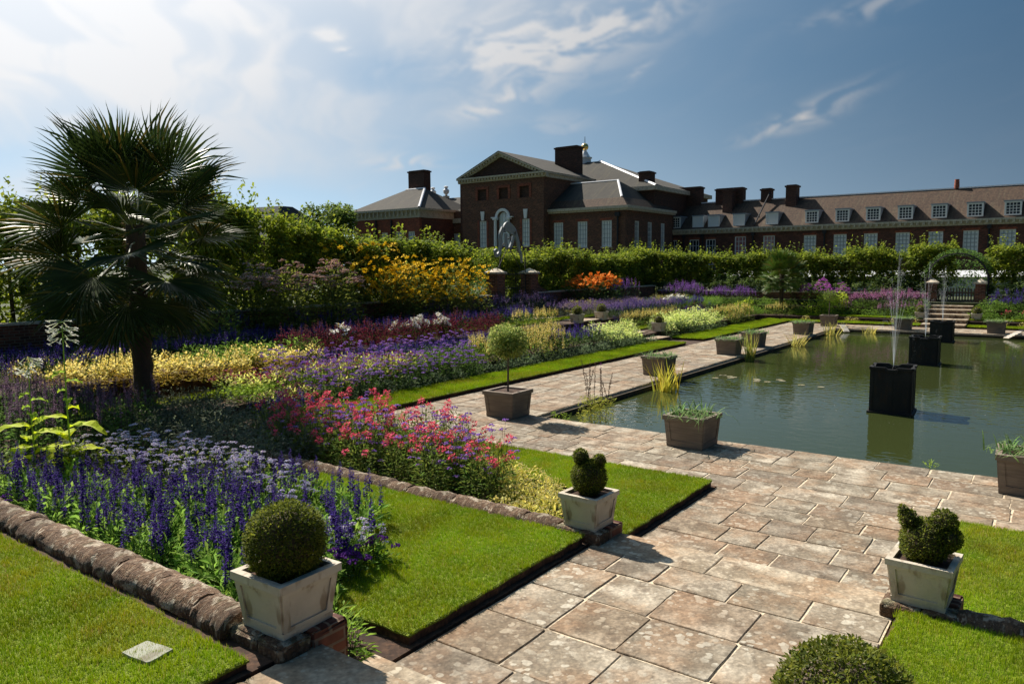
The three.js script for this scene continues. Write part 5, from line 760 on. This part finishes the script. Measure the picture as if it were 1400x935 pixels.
const greenShrub = { h: 1.3, r: 0.75, leaves: 700, leafLen: 0.12, leafW: 0.5, low: 0.02, cols: [G.mid, G.olive] };
drift('greenShrub', greenShrub, R4(-18.3, -16.4, -13.2, -8.5), 1.2, 'green_shrub', 'loose green shrub behind the palm before the hedge', 'green shrubs behind the palm', { cat: 'shrub' });
// far end beds
driftMass('greenfill', greenfill, [[-17.0, -43.3], [-9.4, -43.3], [-9.6, -41.9], [-10.9, -41.6], [-10.9, -40.8], [-10.9, -40.8], [-13.4, -39.5], [-17.0, -39.5]], 0.6, 'green_drift', 'mixed green planting filling the far corner bed round the small palm', [0.8, 1.1]);
drift('purpleHaze', purpleHaze, R4(-14.6, -11.6, -43.2, -42.4), 0.8, 'russian_sage', 'purple sage clump against the far wall behind the small palm', 'purple sage behind the small palm', { sc: [0.75, 0.95] });
drift('cream', cream, R4(-10.9, -9.2, -41.6, -40.9), 0.5, 'cream_celosia', 'cream spiked plant in front of the small far palm', 'cream spikes before the small palm', { sc: [0.8, 1] });
driftMass('greenfill', greenfill, R4(-9.2, -3.3, -42.4, -41.55), 0.45, 'green_drift', 'strip of green planting in front of the pink mauve plants', [0.8, 1.1]);
driftMass('greenfill', greenfill, R4(-0.3, 5, -42.6, -41.55), 0.5, 'green_drift', 'strip of green planting below the violet salvias by the steps', [0.8, 1.0]);
driftMass('catmint', catmint, R4(-17.0, -13.5, -35.6, -28.8), 0.7, 'catmint_drift', 'hazy lavender drift of catmint on the top terrace past the steps', [0.8, 1.0]);
const limeMound = { h: 0.95, r: 0.5, leaves: 320, leafLen: 0.15, leafW: 0.5, cols: [G.lime, [0.30, 0.34, 0.03]] };
drift('limeMound', limeMound, R4(-8.9, -7.0, -42.6, -41.6), 0.7, 'lime_leaf_plant', 'bright lime leaved plant beside the far palm', 'lime plants beside the far palm', { cat: 'foliage plant' });
drift('limeMound', limeMound, R4(-13.0, -11.6, -42.8, -41.6), 0.8, 'lime_leaf_plant', 'bright lime leaved plant on the other side of the far palm', 'lime plants past the far palm', { cat: 'foliage plant', sc: [0.7, 0.9] });
const phlox = { h: 1.3, r: 0.5, leaves: 200, leafLen: 0.12, leafW: 0.3, cols: [G.mid, G.fresh], k: 2, flowers: [{ type: 'puff', name: 'flower_heads', n: 36, at: 1.0, w: 0.09, per: 12, cols: [[0.42, 0.10, 0.45], [0.62, 0.22, 0.58]] }] };
drift('phlox', phlox, R4(-9.2, -6.8, -43.7, -42.9), 0.75, 'magenta_phlox', 'tall magenta purple phlox before the far wall', 'magenta phlox by the far wall');
const pinkHaze = { h: 0.7, r: 0.45, leaves: 170, leafLen: 0.11, leafW: 0.22, cols: [[0.07, 0.07, 0.04], G.mid], k: 2, flowers: [{ type: 'spike', name: 'flower_spikes', n: 26, at: 0.95, len: 0.3, step: 0.05, per: 3, w: 0.05, stem: 0.2, k: 2, cols: [[0.34, 0.10, 0.20], [0.48, 0.26, 0.45]] }] };
drift('pinkHaze', pinkHaze, R4(-7.0, -3.4, -43.5, -41.8), 0.62, 'pink_gaura', 'hazy pink and mauve plant along the far wall', 'pink mauve plants by the far wall');
drift('edging', edging, R4(-8.8, -3.2, -40.75, -40.45), 0.36, 'edging_plant', 'low cream edging plant beyond the far verge', 'cream edging beyond the far verge', { cat: 'edging plant', y: 0, sc: [1, 1.2] });
drift('edging', edging, R4(-0.9, 4, -40.75, -40.45), 0.36, 'edging_plant', 'low cream edging plant under the pink flowers by the steps', 'cream edging by the palace steps', { cat: 'edging plant', y: 0, sc: [1, 1.2] });
drift('farblue', farblue, R4(-0.4, 5, -43.6, -42.4), 0.5, 'salvia_plant', 'violet blue salvia before the wall beyond the wooden gate', 'salvias beyond the wooden gate', { sc: [1.1, 1.4] });
drift('cleome', cleome, R4(-0.1, 4.5, -42.1, -41.6), 0.5, 'cleome_plant', 'pink flowered plant in the bed beside the palace steps', 'pink plants beside the palace steps', { sc: [0.6, 0.75] });
drift('greenfill', greenfill, R4(-0.95, -0.3, -42.4, -41.5), 0.42, 'green_filler_plant', 'green bush beside the upper palace steps', 'green bushes by the palace steps', { cat: 'plant', sc: [1, 1.3] });
drift('greenfill', greenfill, R4(-3.9, -3.1, -42.4, -41.5), 0.45, 'green_filler_plant', 'green bush on the misty side of the palace steps', 'green bushes in the fountain mist', { cat: 'plant', sc: [1, 1.3] });
console.log('plants', plantCount);
// ---------- clipped box topiary ----------
function topiary(label, pos, lobes, leafN, sd, leafL = 0.021) {
  reseed(sd); const t = thing('box_topiary', label, 'topiary', pos), m = new MB(), core = [];
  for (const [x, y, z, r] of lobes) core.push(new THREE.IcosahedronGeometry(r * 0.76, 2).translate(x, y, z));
  const tot = lobes.reduce((a, l) => a + l[3] * l[3], 0);
  for (const [x, y, z, r] of lobes) { const n = Math.round(leafN * r * r / tot); for (let k = 0; k < n; k++) { const d = dirAny(), lump = fbm(d.x * 3 + 20, d.y * 3 + d.z * 3 + 20, 999, 999, 2, 5) - 0.5, f = r * (0.82 + 0.2 * rnd() + 0.14 * lump), p = V(x + d.x * f, y + d.y * f, z + d.z * f), e = d.clone().addScaledVector(dirAny(), 1.1).normalize(); m.leafDir(p, e, leafL * rnd(0.7, 1.3), leafL * 0.62, between([[0.030, 0.048, 0.008], [0.15, 0.165, 0.018]]), 0.05); } }
  const st = new MB(); st.tube([V(0, -0.1, 0), V(0, lobes[0][1], 0)], 0.02, 0.016, 6); mesh('stem', st.geo(), M.trunk, t);
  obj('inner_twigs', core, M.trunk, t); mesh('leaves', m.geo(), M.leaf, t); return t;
}
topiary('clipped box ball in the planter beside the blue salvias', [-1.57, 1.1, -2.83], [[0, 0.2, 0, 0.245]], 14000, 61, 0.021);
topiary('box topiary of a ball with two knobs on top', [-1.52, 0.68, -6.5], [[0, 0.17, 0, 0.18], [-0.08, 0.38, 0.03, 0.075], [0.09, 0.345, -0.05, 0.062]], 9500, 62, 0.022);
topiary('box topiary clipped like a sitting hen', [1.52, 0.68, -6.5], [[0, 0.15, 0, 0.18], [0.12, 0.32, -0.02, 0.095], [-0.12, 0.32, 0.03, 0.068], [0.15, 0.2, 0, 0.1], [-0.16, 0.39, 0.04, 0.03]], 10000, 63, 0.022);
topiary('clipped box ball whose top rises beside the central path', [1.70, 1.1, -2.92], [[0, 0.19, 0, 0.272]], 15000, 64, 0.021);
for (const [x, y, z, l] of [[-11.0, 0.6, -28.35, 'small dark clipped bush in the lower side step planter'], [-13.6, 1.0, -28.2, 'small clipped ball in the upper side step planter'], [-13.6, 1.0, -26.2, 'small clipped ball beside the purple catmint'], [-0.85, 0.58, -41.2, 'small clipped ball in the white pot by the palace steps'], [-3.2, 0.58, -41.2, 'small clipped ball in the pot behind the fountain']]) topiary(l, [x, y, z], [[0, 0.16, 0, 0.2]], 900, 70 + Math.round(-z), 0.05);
// ---------- small standard trees ----------
function standard(label, pos, H, r, n, cols, sd) { reseed(sd); const t = thing('standard_tree', label, 'tree', pos), s = new MB(); s.tube([V(0, -0.1, 0), V(0.01, H * 0.5, 0), V(0, H, 0)], 0.022, 0.016, 7); for (let k = 0; k < 9; k++) { const d = dirAny(); d.y = Math.abs(d.y) * 0.8; s.tube([V(0, H - 0.1, 0), V(d.x * r * 0.8, H + 0.05 + d.y * r * 0.9, d.z * r * 0.8)], 0.01, 0.004, 4); } mesh('trunk', s.geo(), M.trunk, t);
  const m = new MB(); for (let k = 0; k < n; k++) { const d = dirAny(), f = r * Math.pow(rnd(), 0.35) * (0.85 + 0.35 * vnoise(d.x * 3 + 9, d.y * 3 + d.z * 2 + 9, 99, 99, 4)); m.leafDir(V(d.x * f, H + d.y * f * 0.92, d.z * f), d.clone().addScaledVector(dirAny(), 1).normalize(), rnd(0.05, 0.085), 0.04, between(cols), 0.25); } mesh('crown', m.geo(), M.leaf, t); }
standard('small round headed variegated tree in the wooden pond corner planter', [-6.62, 0.48, -12.0], 1.02, 0.36, 3400, [[0.08, 0.13, 0.03], [0.30, 0.33, 0.10]], 81);
standard('thin stemmed little tree in the far corner planter', [-6.7, 0.48, -38.2], 1.0, 0.3, 450, [G.mid, G.olive], 82);
// ---------- strappy leaves in planters and by the water ----------
function strappy(m, n, L, spread, w, cols, y0 = 0, stiff = 0.5) { for (let k = 0; k < n; k++) { const a = rnd(6.283), l = L * rnd(0.6, 1.1), out = spread * rnd(0.3, 1), px = rnd(-0.16, 0.16) * spread * 2, pz = rnd(-0.16, 0.16) * spread * 2, c = between(cols); let prev = null; for (let q = 0; q <= 5; q++) { const t = q / 5, rr = out * t * l, y = y0 + l * (t * (1.1 - 0.2 * out) - (1 - stiff) * t * t * out), ww = w * (1 - t * t * 0.95) / 2, x = px + Math.cos(a) * rr, z = pz + Math.sin(a) * rr, i = m.v(x - Math.sin(a) * ww, y, z + Math.cos(a) * ww, c); m.v(x + Math.sin(a) * ww, y, z - Math.cos(a) * ww, c); if (prev !== null) m.i.push(prev, i, i + 1, prev, i + 1, prev + 1); prev = i; } } }
const strapG = [0, 1, 2].map((k) => { reseed(90 + k); const m = new MB(); strappy(m, 130, 0.46, 1.2, 0.022, [[0.07, 0.13, 0.045], [0.14, 0.22, 0.07]], 0, 0.1); return m.geo(); });
woodSpots.forEach(([x, z], k) => { if (k === 0 || k === 6) return; const t = thing('lily_plant', ['', 'strappy blue green leaves in the planter on the near pond edge', 'strappy leaves in the planter beside the water iris', 'strappy leaves in the planter behind the upright iris', 'strappy leaves in the planter standing behind another', 'low leaves in the planter before the far pond corner', '', 'strappy leaves in the planter beside the pond edge weed', 'low leaves in the planter behind the fountain spray', 'low leaves in the planter by the second duck ramp'][k], 'plant', [x, 0.47, z], k); t.scale.set(1, k === 1 || k === 7 ? 1 : 0.75, 1); mesh('leaves', strapG[k % 3], M.leaf, t); });
{ reseed(95); const t = thing('water_iris', 'yellow green water iris leaning out of the pond', 'water plant', [-5.62, -0.2, -17.4]), m = new MB(); strappy(m, 60, 0.85, 0.8, 0.035, [[0.20, 0.22, 0.03], [0.42, 0.34, 0.05]], 0, 0.75); mesh('leaves', m.geo(), M.leaf, t);
  const t2 = thing('water_iris', 'upright green iris in the pond before a wooden planter', 'water plant', [-5.8, -0.2, -24.2]), m2 = new MB(); strappy(m2, 45, 0.95, 0.4, 0.04, [[0.12, 0.18, 0.04], [0.32, 0.28, 0.06]], 0, 0.9); mesh('leaves', m2.geo(), M.leaf, t2);
  for (const [x, z, l, s] of [[-5.8, -29.6, 'tufted yellow rush in the pond beside the path', 0.7], [-5.75, -34.8, 'tufted rush in the pond near the far corner', 0.8], [-4.6, -36.8, 'thin rush at the far pond edge', 0.5]]) { const q = thing('rush_tuft', l, 'water plant', [x, -0.2, z]), mm = new MB(); strappy(mm, 50, s, 0.8, 0.03, [[0.22, 0.22, 0.05], [0.38, 0.33, 0.10]], 0, 0.7); mesh('leaves', mm.geo(), M.leaf, q); } }
{ reseed(97); const t = thing('loosestrife', 'tall brown seeding loosestrife at the near pond corner', 'water plant', [-5.0, -0.2, -12.75]);
  for (let k = 0; k < 9; k++) { const x = rnd(-0.28, 0.28), z = rnd(-0.15, 0.15), H = rnd(0.9, 1.38), lx = rnd(-0.12, 0.12), m = new MB(); m.tube([V(x * 0.6, 0, z), V(x, H * 0.6, z), V(x + lx, H, z)], 0.006, 0.003, 4, [0.12, 0.08, 0.05]); for (let q = 0; q < 60; q++) { const u = 0.5 + 0.5 * rnd(), a = rnd(6.283); m.blob(V(x + lx * Math.max(0, (u - 0.6) * 2.5) + Math.cos(a) * 0.014, H * u, z + Math.sin(a) * 0.014), rnd(0.006, 0.012), k === 0 && u > 0.9 ? [0.3, 0.08, 0.35] : shade([0.10, 0.06, 0.045])); } mesh('seed_spike', m.geo(), M.petal, t); }
  const m = new MB(); for (let k = 0; k < 1100; k++) { const x = rnd(-0.34, 0.34), z = rnd(-0.2, 0.2), y = rnd(0.05, 0.62), a = rnd(6.283); m.leafDir(V(x, y, z), V(Math.cos(a), 0.5, Math.sin(a)).normalize(), rnd(0.05, 0.1), 0.018, between([[0.18, 0.22, 0.03], [0.34, 0.32, 0.06]]), 0.1); } mesh('foliage', m.geo(), M.leaf, t);
  for (const [x, z, l] of [[-5.75, -12.42, 'small weed growing from the joint at the pond corner'], [-5.5, -12.4, 'tiny weed beside the loosestrife at the pond corner'], [0.86, -12.33, 'small bright weed growing at the near pond edge']]) { const w = thing('weed', l, 'plant', [x, -0.1, z]), q = new MB(); for (let k = 0; k < 70; k++) { const a = rnd(6.283), r = rnd(0.09); q.leafDir(V(Math.cos(a) * r, rnd(0.02, 0.2), Math.sin(a) * r), V(Math.cos(a), rnd(0.2, 1), Math.sin(a)).normalize(), rnd(0.03, 0.07), 0.016, between([G.fresh, G.lime]), 0.1); } mesh('leaves', q.geo(), M.leaf, w); } }

// ---------- palms ----------
function fan(sd, n = 34, R = 0.62, ped = 0.75, tone = [0.032, 0.055, 0.013], old = 0.05) {   // petiole along +z, then a pleated fan
  reseed(sd); const m = new MB(), st = [0.10, 0.12, 0.03]; m.tube([V(0, 0, 0), V(0, 0.05, ped * 0.5), V(0, 0, ped)], 0.016, 0.011, 5, st);
  const A = 2.0;
  for (let k = 0; k < n; k++) { const a = -A + 2 * A * (k + 0.5) / n, ha = A / n, L = R * (0.78 + 0.22 * Math.cos(a * 0.55)) * rnd(0.92, 1.05), c = shade(rnd() < old ? [0.16, 0.13, 0.03] : tone), P = (an, r, y) => m.v(Math.sin(an) * r, y, ped + Math.cos(an) * r, c), cup = (r) => 0.10 * r + (k % 2 ? 0.012 : -0.012) * r;
    const i0 = P(a, 0.03, 0), i1 = P(a - ha, L * 0.56, cup(L * 0.5) - 0.01), i2 = P(a, L * 0.58, cup(L * 0.5) + 0.025), i3 = P(a + ha, L * 0.56, cup(L * 0.5) - 0.01), dr = -rnd(0.0, 0.14) * L * (rnd() < 0.15 ? 2.2 : 1), i4 = P(a - ha * 0.35, L * 0.8, cup(L * 0.8) + dr * 0.4), i5 = P(a + ha * 0.35, L * 0.8, cup(L * 0.8) + dr * 0.4), i6 = P(a, L * 1.06, cup(L) + dr * 1.3);
    m.i.push(i0, i1, i2, i0, i2, i3, i1, i4, i2, i2, i5, i3, i4, i6, i2, i2, i6, i5); }
  return m.geo();
}
const FANS = [0, 1, 2, 3].map((k) => fan(400 + k, 44, 1.06, 1.05)), GOLDEN = [0, 1, 2].map((k) => fan(420 + k, 30, 1.06, 1.0, [0.075, 0.125, 0.02], 0.12)), DEADC = fan(410, 30, 0.8, 0.8);
function palm(label, pos, H, tr, n, sc, sd, skirt) {
  reseed(sd); const t = thing('fan_palm', label, 'palm', pos);
  { const g = new THREE.CylinderGeometry(tr * 0.92, tr, H, 14, 16).translate(0, H / 2 - 0.1, 0), p = g.attributes.position; for (let i = 0; i < p.count; i++) { const x = p.getX(i), z = p.getZ(i), f = 1 + (hash2(Math.round(x * 99), Math.round(p.getY(i) * 37 + z * 99), 3) - 0.5) * 0.25; p.setX(i, x * f); p.setZ(i, z * f); } g.computeVertexNormals(); const tk = obj('trunk', g, M.palmTrunk, t);
    const m = new MB(); for (let k = 0; k < 1500 * tr / 0.24; k++) { const a = rnd(6.283), y = rnd(0, H), d = V(Math.cos(a), rnd(-1.2, 0.5), Math.sin(a)).normalize(); m.leafDir(V(Math.cos(a) * tr * 0.95, y, Math.sin(a) * tr * 0.95), d, rnd(0.03, 0.10), 0.008, shade([0.09, 0.065, 0.04]), 0.2); } mesh('trunk_fibre', m.geo(), M.leaf, tk).userData.kind = 'stuff'; }
  for (let k = 0; k < n; k++) { const u = (k + 0.5) / n, el = skirt ? (u < 0.5 ? 1.35 - u / 0.5 * 1.4 : 0.0 - (u - 0.5) / 0.5 * 1.05) + rnd(-0.12, 0.12) : 1.42 - u * 1.95 + rnd(-0.1, 0.1), az = k * 2.3999 + rnd(-0.25, 0.25), y = H - 0.05 - (skirt ? (u < 0.5 ? u * 0.5 : 0.3 + (u - 0.5) * 1.4) : u * 0.6), f = mesh('frond', pick(skirt ? FANS : GOLDEN), M.frond, t); f.position.set(Math.sin(az) * tr * 0.5, y, Math.cos(az) * tr * 0.5); f.rotation.set(-el, az, 0, 'YXZ'); f.rotateZ(rnd(-0.5, 0.5)); f.scale.setScalar(sc * rnd(0.85, 1.1) * (u > 0.85 ? 0.85 : 1)); }
  return t;
}
palm('tall dark fan palm rising from the bed with a shaggy trunk', [-12.3, 0.3, -7.55], 3.65, 0.18, 44, 1.05, 501, true);
palm('small golden green fan palm in the far corner bed', [-10.25, L3 - 0.15, -42.5], 2.15, 0.12, 58, 0.66, 502, false);

// ---------- lime arbour hedge and trees ----------
function hedgeTree(sd, w, d, y0, y1, n, leafL, cols, shoots) {
  reseed(sd); const root = new THREE.Group(), s = new MB(), m = new MB();
  s.tube([V(0, 0, 0), V(rnd(-0.04, 0.04), y1 * 0.5, 0), V(0, y1 * 0.9, 0)], 0.06, 0.025, 6); for (let k = 0; k < 12; k++) { const y = y0 + (y1 - y0) * rnd(), a = k % 2 ? 1 : -1; s.tube([V(0, y, 0), V(a * w * 0.45, y + rnd(-0.05, 0.2), rnd(-0.3, 0.3) * d)], 0.018, 0.006, 4); } mesh('trunk', s.geo(), M.trunk, root);
  const cl = []; for (let k = 0; k < n / 42; k++) { const face = rnd(); cl.push([rnd(-1, 1) * w / 2, y0 + (y1 - y0) * (face < 0.25 ? rnd(0.85, 1.02) : rnd()), (face > 0.4 ? (rnd() < 0.5 ? -1 : 1) * rnd(0.6, 1.05) : rnd(-1, 1)) * d / 2, rnd(0.14, 0.34), rnd()]); }
  for (let k = 0; k < n; k++) { const c = cl[k % cl.length], q = dirAny(), f = c[3] * Math.pow(rnd(), 0.4); m.leafDir(V(c[0] + q.x * f, Math.max(0.03, c[1] + q.y * f), c[2] + q.z * f), V(q.x + rnd(-1, 1), q.y * 0.5 + rnd(-0.5, 0.5), q.z + rnd(-1, 1)).normalize(), leafL * rnd(0.7, 1.3), leafL * 0.8, shade(mixc(cols[0], cols[1], clamp(c[4] * 0.7 + rnd(-0.1, 0.45)))), 0.25); }
  for (let k = 0; k < shoots; k++) { const x = rnd(-0.5, 0.5) * w, z = rnd(-0.35, 0.35) * d, L = rnd(0.1, 0.7) * (0.6 + rnd()), lx = rnd(-0.3, 0.3), lz = rnd(-0.3, 0.3); for (let q = 0; q < 9; q++) { const u = q / 9; m.leafDir(V(x + lx * u * L, y1 * 0.97 + u * L, z + lz * u * L), dirAny(), leafL * rnd(0.6, 1), leafL * 0.75, between(cols), 0.2); } }
  mesh('crown', m.geo(), M.leaf, root); return root;
}
const LIMES = [[0.04, 0.075, 0.012], [0.20, 0.23, 0.02]];
const hl = [0, 1, 2].map((k) => hedgeTree(600 + k, 2.2, 1.7, 0.05, 2.6, 5600, 0.155, LIMES, 40)), hf = [0, 1, 2].map((k) => hedgeTree(620 + k, 2.1, 1.5, 0.75, 2.5, 4200, 0.155, LIMES, 34)), hh = [0, 1, 2].map((k) => hedgeTree(640 + k, 2.1, 1.4, 0.1, 1.3, 1800, 0.13, [[0.03, 0.06, 0.015], [0.10, 0.14, 0.03]], 3));
reseed(66);
for (let z = 4; z > -46; z -= 1.75) { if (z < -27.4 && z > -30.3) continue; const nearEnd = smooth(-22, -14, z), s = 1 + 0.3 * nearEnd + (z > -27.4 ? 0.14 : 0) + rnd(-0.1, 0.1) * (1 + nearEnd); copyOf(pick(hl), 'lime_tree', z > -27.4 ? 'clipped lime tree in the hedge behind the palm and yellow daisies' : 'clipped lime tree in the hedge below the tall sash windows', 'tree', [-20.2 + rnd(-0.1, 0.1), L4, z], Math.PI / 2 + (rnd() < 0.5 ? Math.PI : 0), [1, s, 1.1], z > -27.4 ? 'hedge limes behind the palm' : 'hedge limes below the gallery'); }
for (let x = -19; x < 10; x += 1.75) { if (x > -3.2 && x < -0.9) continue; copyOf(pick(hf), 'lime_tree', x < -2 ? 'clipped lime tree in the far hedge behind the far palm' : 'clipped lime tree in the far hedge beyond the hoop arch', 'tree', [x + rnd(-0.1, 0.1), L4, -46 + rnd(-0.1, 0.1)], rnd() < 0.5 ? Math.PI : 0, [1, rnd(0.92, 1.12), 1], x < -2 ? 'far hedge limes by the palm' : 'far hedge limes beyond the arch'); }
for (let x = -18.8; x < 10; x += 1.7) { if (x > -3.4 && x < -0.6) continue; copyOf(pick(hh), 'hedge_shrub', x < -2 ? 'low leafy shrub under the far limes by the low wall' : 'low leafy shrub under the far limes beyond the arch', 'shrub', [x + rnd(-0.3, 0.3), L4 - 0.05, -45 + rnd(-0.15, 0.15)], rnd(6), [1, rnd(0.6, 1.0), 1], x < -2 ? 'shrubs under the far limes' : 'shrubs beyond the arch'); }
{ reseed(68); const t = thing('arch_climber', 'dark leafy climber over the hoop arch', 'climber', [-2.03, 0.9, -45.2]), m = new MB(); for (let k = 0; k < 2400; k++) { const a = rnd(0.25, Math.PI - 0.1), r = 1.38 + rnd(-0.1, 0.22); m.leafDir(V(Math.cos(a) * r, 1.2 + Math.sin(a) * r, rnd(-1.3, 1.0)), dirAny(), rnd(0.07, 0.13), 0.08, between([G.dark, G.mid]), 0.2); } for (let k = 0; k < 1300; k++) m.leafDir(V(rnd(-1.3, 1.3), rnd(0.3, 2.3), rnd(-2.6, -1.5)), dirAny(), rnd(0.08, 0.15), 0.1, between([G.dark, G.mid]), 0.2); mesh('leaves', m.geo(), M.leaf, t);
  const t2 = thing('gate_climber', 'leafy lime growth arching round the iron gate', 'climber', [-20.0, 1.0, -28.85]), m2 = new MB(); for (let k = 0; k < 3000; k++) { const a = rnd(0, Math.PI), r = 1.25 + rnd(-0.15, 0.5); m2.leafDir(V(rnd(-0.7, 0.7), 1.5 + Math.sin(a) * r * 0.8, Math.cos(a) * r), dirAny(), rnd(0.09, 0.15), 0.1, between(LIMES), 0.2); } for (let k = 0; k < 1500; k++) m2.leafDir(V(-0.6 + rnd(-0.3, 0.3), rnd(0.1, 1.9), rnd(-1.3, 1.3)), dirAny(), rnd(0.08, 0.14), 0.1, between([G.dark, G.mid]), 0.2); mesh('leaves', m2.geo(), M.leaf, t2); }
function bigTree(label, pos, H, r, n, leafL, cols, sd) { reseed(sd); const t = thing('broadleaf_tree', label, 'tree', pos), s = new MB(), m = new MB(), tips = []; s.tube([V(0, 0, 0), V(0.1, H * 0.3, 0), V(0, H * 0.55, 0.1)], r * 0.09, r * 0.05, 8); for (let k = 0; k < 14; k++) { const a = k * 2.4, e = rnd(0.1, 1), p = V(Math.cos(a) * r * rnd(0.4, 0.85), H * (0.5 + 0.42 * e), Math.sin(a) * r * rnd(0.4, 0.85)); s.tube([V(0, H * rnd(0.3, 0.5), 0), p], r * 0.035, r * 0.01, 5); tips.push(p); } mesh('trunk', s.geo(), M.trunk, t);
  for (let k = 0; k < n; k++) { const c = pick(tips), d = dirAny(), f = r * 0.42 * Math.pow(rnd(), 0.4); m.leafDir(V(c.x + d.x * f, c.y + d.y * f * 0.8, c.z + d.z * f), dirAny(), leafL * rnd(0.7, 1.3), leafL * 0.8, between(cols), 0.2); } mesh('crown', m.geo(), M.leaf, t); }
bigTree('rounded tree standing before the hipped palace block', [-66, 1, -58], 9.6, 3.4, 5200, 0.36, [[0.05, 0.08, 0.02], [0.12, 0.16, 0.03]], 701);
bigTree('tree behind the hedge at the outer side of the palm', [-34, 1, -10], 5.6, 3.0, 3600, 0.3, [[0.04, 0.07, 0.02], [0.11, 0.15, 0.03]], 702);
bigTree('tree behind the hedge between the palm and the slate house', [-40, 1, -26], 5.4, 3.2, 3600, 0.3, [[0.05, 0.08, 0.02], [0.12, 0.16, 0.03]], 703);

// ---------- a passer-by behind the far hedge ----------
{ const t = thing('person', 'person in a light blue top walking behind the far hedge', 'person', [-5.55, 1.0, -47.6], 1.2);
  const cap = (pts) => { const m = new MB(); for (const [a, b, r0, r1] of pts) m.tube([V(...a), V(...b)], r0, r1, 10); return m.geo(); };
  const rad = [[0.0, 0.10], [0.05, 0.115], [0.12, 0.10], [0.35, 0.085], [0.48, 0.11], [0.8, 0.165], [0.98, 0.175], [1.1, 0.15], [1.3, 0.175], [1.42, 0.185], [1.48, 0.12], [1.52, 0.06], [1.57, 0.07], [1.63, 0.095], [1.7, 0.10], [1.77, 0.075], [1.8, 0.0]];
  const body = new THREE.LatheGeometry(rad.map(([y, r]) => new THREE.Vector2(r, y)), 16).scale(1.0, 1, 0.72); obj('body', [body, cap([[[0.2, 1.4, 0], [0.27, 1.1, 0.05], 0.055, 0.045], [[0.27, 1.1, 0.05], [0.24, 0.85, 0.16], 0.045, 0.035], [[-0.2, 1.4, 0], [-0.27, 1.1, -0.04], 0.055, 0.045], [[-0.27, 1.1, -0.04], [-0.25, 0.84, -0.02], 0.045, 0.035]])].map((g) => { g = g.index ? g.toNonIndexed() : g; g.computeVertexNormals(); return g; }), std({ color: lin(0.5, 0.33, 0.26) }), t);
  obj('top', new THREE.LatheGeometry([[0.185, 0.86], [0.19, 0.98], [0.165, 1.1], [0.19, 1.3], [0.2, 1.42], [0.13, 1.49]].map((p) => new THREE.Vector2(...p)), 18).scale(1, 1, 0.76), std({ color: lin(0.18, 0.34, 0.62) }), t); obj('trousers', new THREE.LatheGeometry([[0.13, 0.08], [0.11, 0.3], [0.13, 0.5], [0.18, 0.8], [0.186, 0.95]].map((p) => new THREE.Vector2(...p)), 18).scale(1, 1, 0.76), std({ color: lin(0.05, 0.06, 0.1) }), t); obj('hair', new THREE.SphereGeometry(0.108, 14, 10, 0, 6.283, 0, 1.7).translate(0, 1.71, -0.01), std({ color: lin(0.04, 0.025, 0.015) }), t); }
renderer.render(scene, camera);
